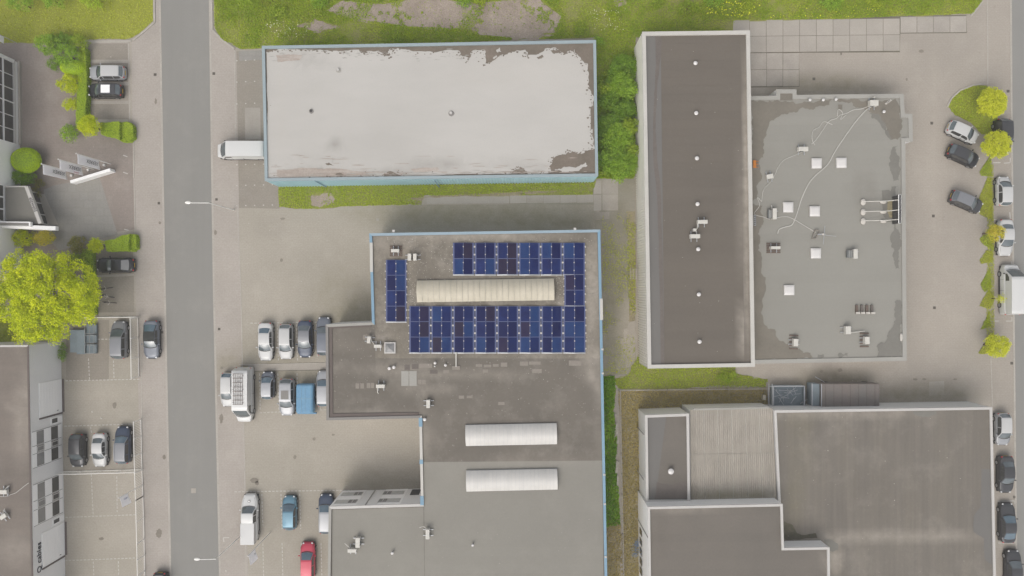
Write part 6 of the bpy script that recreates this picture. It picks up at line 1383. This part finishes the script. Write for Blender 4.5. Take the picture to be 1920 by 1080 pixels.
# braced billboard on the grey roof
q = G(1686.5,392,zD+1.6); o = empty('roof_billboard', (q.x,q.y,zD+.02), 0, 'braced billboard with bagged ballast near the east edge of the grey roof', 'billboard')
mb = MB(); mb.box(-.1,.1,-1.65,1.65,.25,1.7); mb.build('board', m_dark, o); mb = MB(); mb.box(-.16,.14,-1.68,1.68,1.6,1.7); mb.build('top_rail', m_wpan, o)
for y in (1.1,-.08,-1.18):
    mb = MB(); mb.tube([(0,y,1.55),(-.9,y-.05,.8),(-3.45,y-.05,.25)], .05, 6); mb.build('brace', m_ac, o)
    mb = MB(); mb.ell((-3.5,y-.1,.12),.32,.42,.16,12,7,-.6); mb.build('ballast_bag', m_bag, o, True); mb = MB(); mb.ell((-1.1,y-.12,.12),.4,.2,.14,12,7,-.6); mb.build('ballast_bag', m_bag, o, True)
p = G(1690,632,4); mb = MB(); mb.ell((p.x,p.y,zD+.12),.18,.5,.1,14,7); tag(mb.build('white_bag', m_bag, None, True), 'oval white bag at the lower east edge of the grey roof', 'bag')
p = G(1640,190,4); mb = MB(); mb.ell((p.x-.1,p.y+.5,zD+.15),.16,.12,.12,10,6); tag(mb.build('lamp_globe', m_bag, None, True), 'small white globe beside the corner unit of the grey roof', 'globe')
p = G(1666,191,4); o = empty('vent_strip', (p.x,p.y,zD+.03), -.96+1.57, 'slanted white slotted strip near the top right of the grey roof', 'slotted strip'); mb = MB(); mb.box(-.1,.1,-.42,.42,0,.08)
mb = MB(); mb.box(-.42,.42,-.1,.1,0,.08); mb.build('strip', m_bag, o)
for k in (-.2,0,.2): mb = MB(); mb.box(k-.06,k+.06,-.05,.05,.08,.09); mb.build('slot', m_dark, o)
for x, y, lb, a in ((8,922,'upper small white unit on the west brown roof at the left edge',0), (7,968,'lower white unit with bent pipe on the west brown roof at the left edge',.6)): ac(x,y,5.7,12,7,lb,a,hgt=.4,pipe=[(2,-3,.5),(5,-8,.4),(8,-10,.3)])
# yard bits
p = G(1184,514); o = empty('wire_cage', (p.x,p.y,.03), 0, 'white wire cage trolley beside the cream ribbed wall', 'cage trolley'); mb = MB()
for x in (-.38,.38):
    for y in (-.6,.6): mb.bar((x,y,0),(x,y,1.3),.04)
mb.build('corner_post', m_bag, o)
for k in range(6): mb = MB(); y = -.6+k*.24; mb.bar((-.38,y,1.3),(.38,y,1.3),.03); mb.build('wire', m_bag, o)
for x in (-.38,.38,0): mb = MB(); mb.bar((x,-.6,1.3),(x,.6,1.3),.03); mb.build('wire', m_bag, o)
# blue rod heap beside the block wall
p = G(1192,1027); o = empty('rod_heap', (p.x,p.y,.03), 0, 'heap of pale blue rods beside the white block near the bottom', 'rod heap')
for k in range(26):
    a = r_.uniform(-.9,.9)+.3; x = r_.uniform(-.35,.3); y = r_.uniform(-1.0,1.0); mb = MB(); mb.bar((x-.3*math.cos(a),y-.3*math.sin(a),.05+k*.012),(x+.3*math.cos(a),y+.3*math.sin(a),.08+k*.012),.04); mb.build('rod', m_bluesc, o)
# pale rubble edging of the ivy strip
v0 = [(1154,780),(1156,800),(1158,822),(1156,880),(1158,900),(1157,915),(1157,870),(1155,812)]
for i, (x, y) in enumerate(v0):
    p = G(x, y); mb = MB(); w_ = r_.uniform(.12,.26); l_ = r_.uniform(.3,.8); mb.prism([(p.x-w_,p.y-l_),(p.x+w_*.8,p.y-l_*.8),(p.x+w_,p.y+l_*.7),(p.x-w_*.6,p.y+l_)], 0, r_.uniform(.15,.3)); o = mb.build('stone_slab', m_rubble); tag(o, 'broken pale stone slab along the edge of the ivy strip', 'stone slab', 'pale stone slabs edging the ivy strip')
specks('rubble', .06, [(1164,733,1215,760),(1150,700,1160,980),(1170,780,1196,1080),(1560,712,1700,760)], 200, (.03,.11), m_rubble, None)
tag(bpy.data.objects['rubble'], 'loose pale rubble strewn in the dry grass', 'rubble')
specks('litter', .05, [(250,80,300,1000),(400,100,470,900),(500,400,690,600),(1500,100,1830,700),(120,700,250,1060)], 70, (.02,.05), m_bag, None)
tag(bpy.data.objects['litter'], 'small pale crumbs scattered over the paving', 'litter')
for x, y, lb in ((173,772,'white disc lying in the west yard, upper left of two'), (190,784,'white disc lying in the west yard, lower right of two'), (424,1070,'small white disc on the paving near the bottom street lamp')):
    p = G(x, y); mb = MB(); mb.cyl(p, .13, 0, .06, 12, .1); tag(mb.build('disc', m_bag), lb, 'disc')
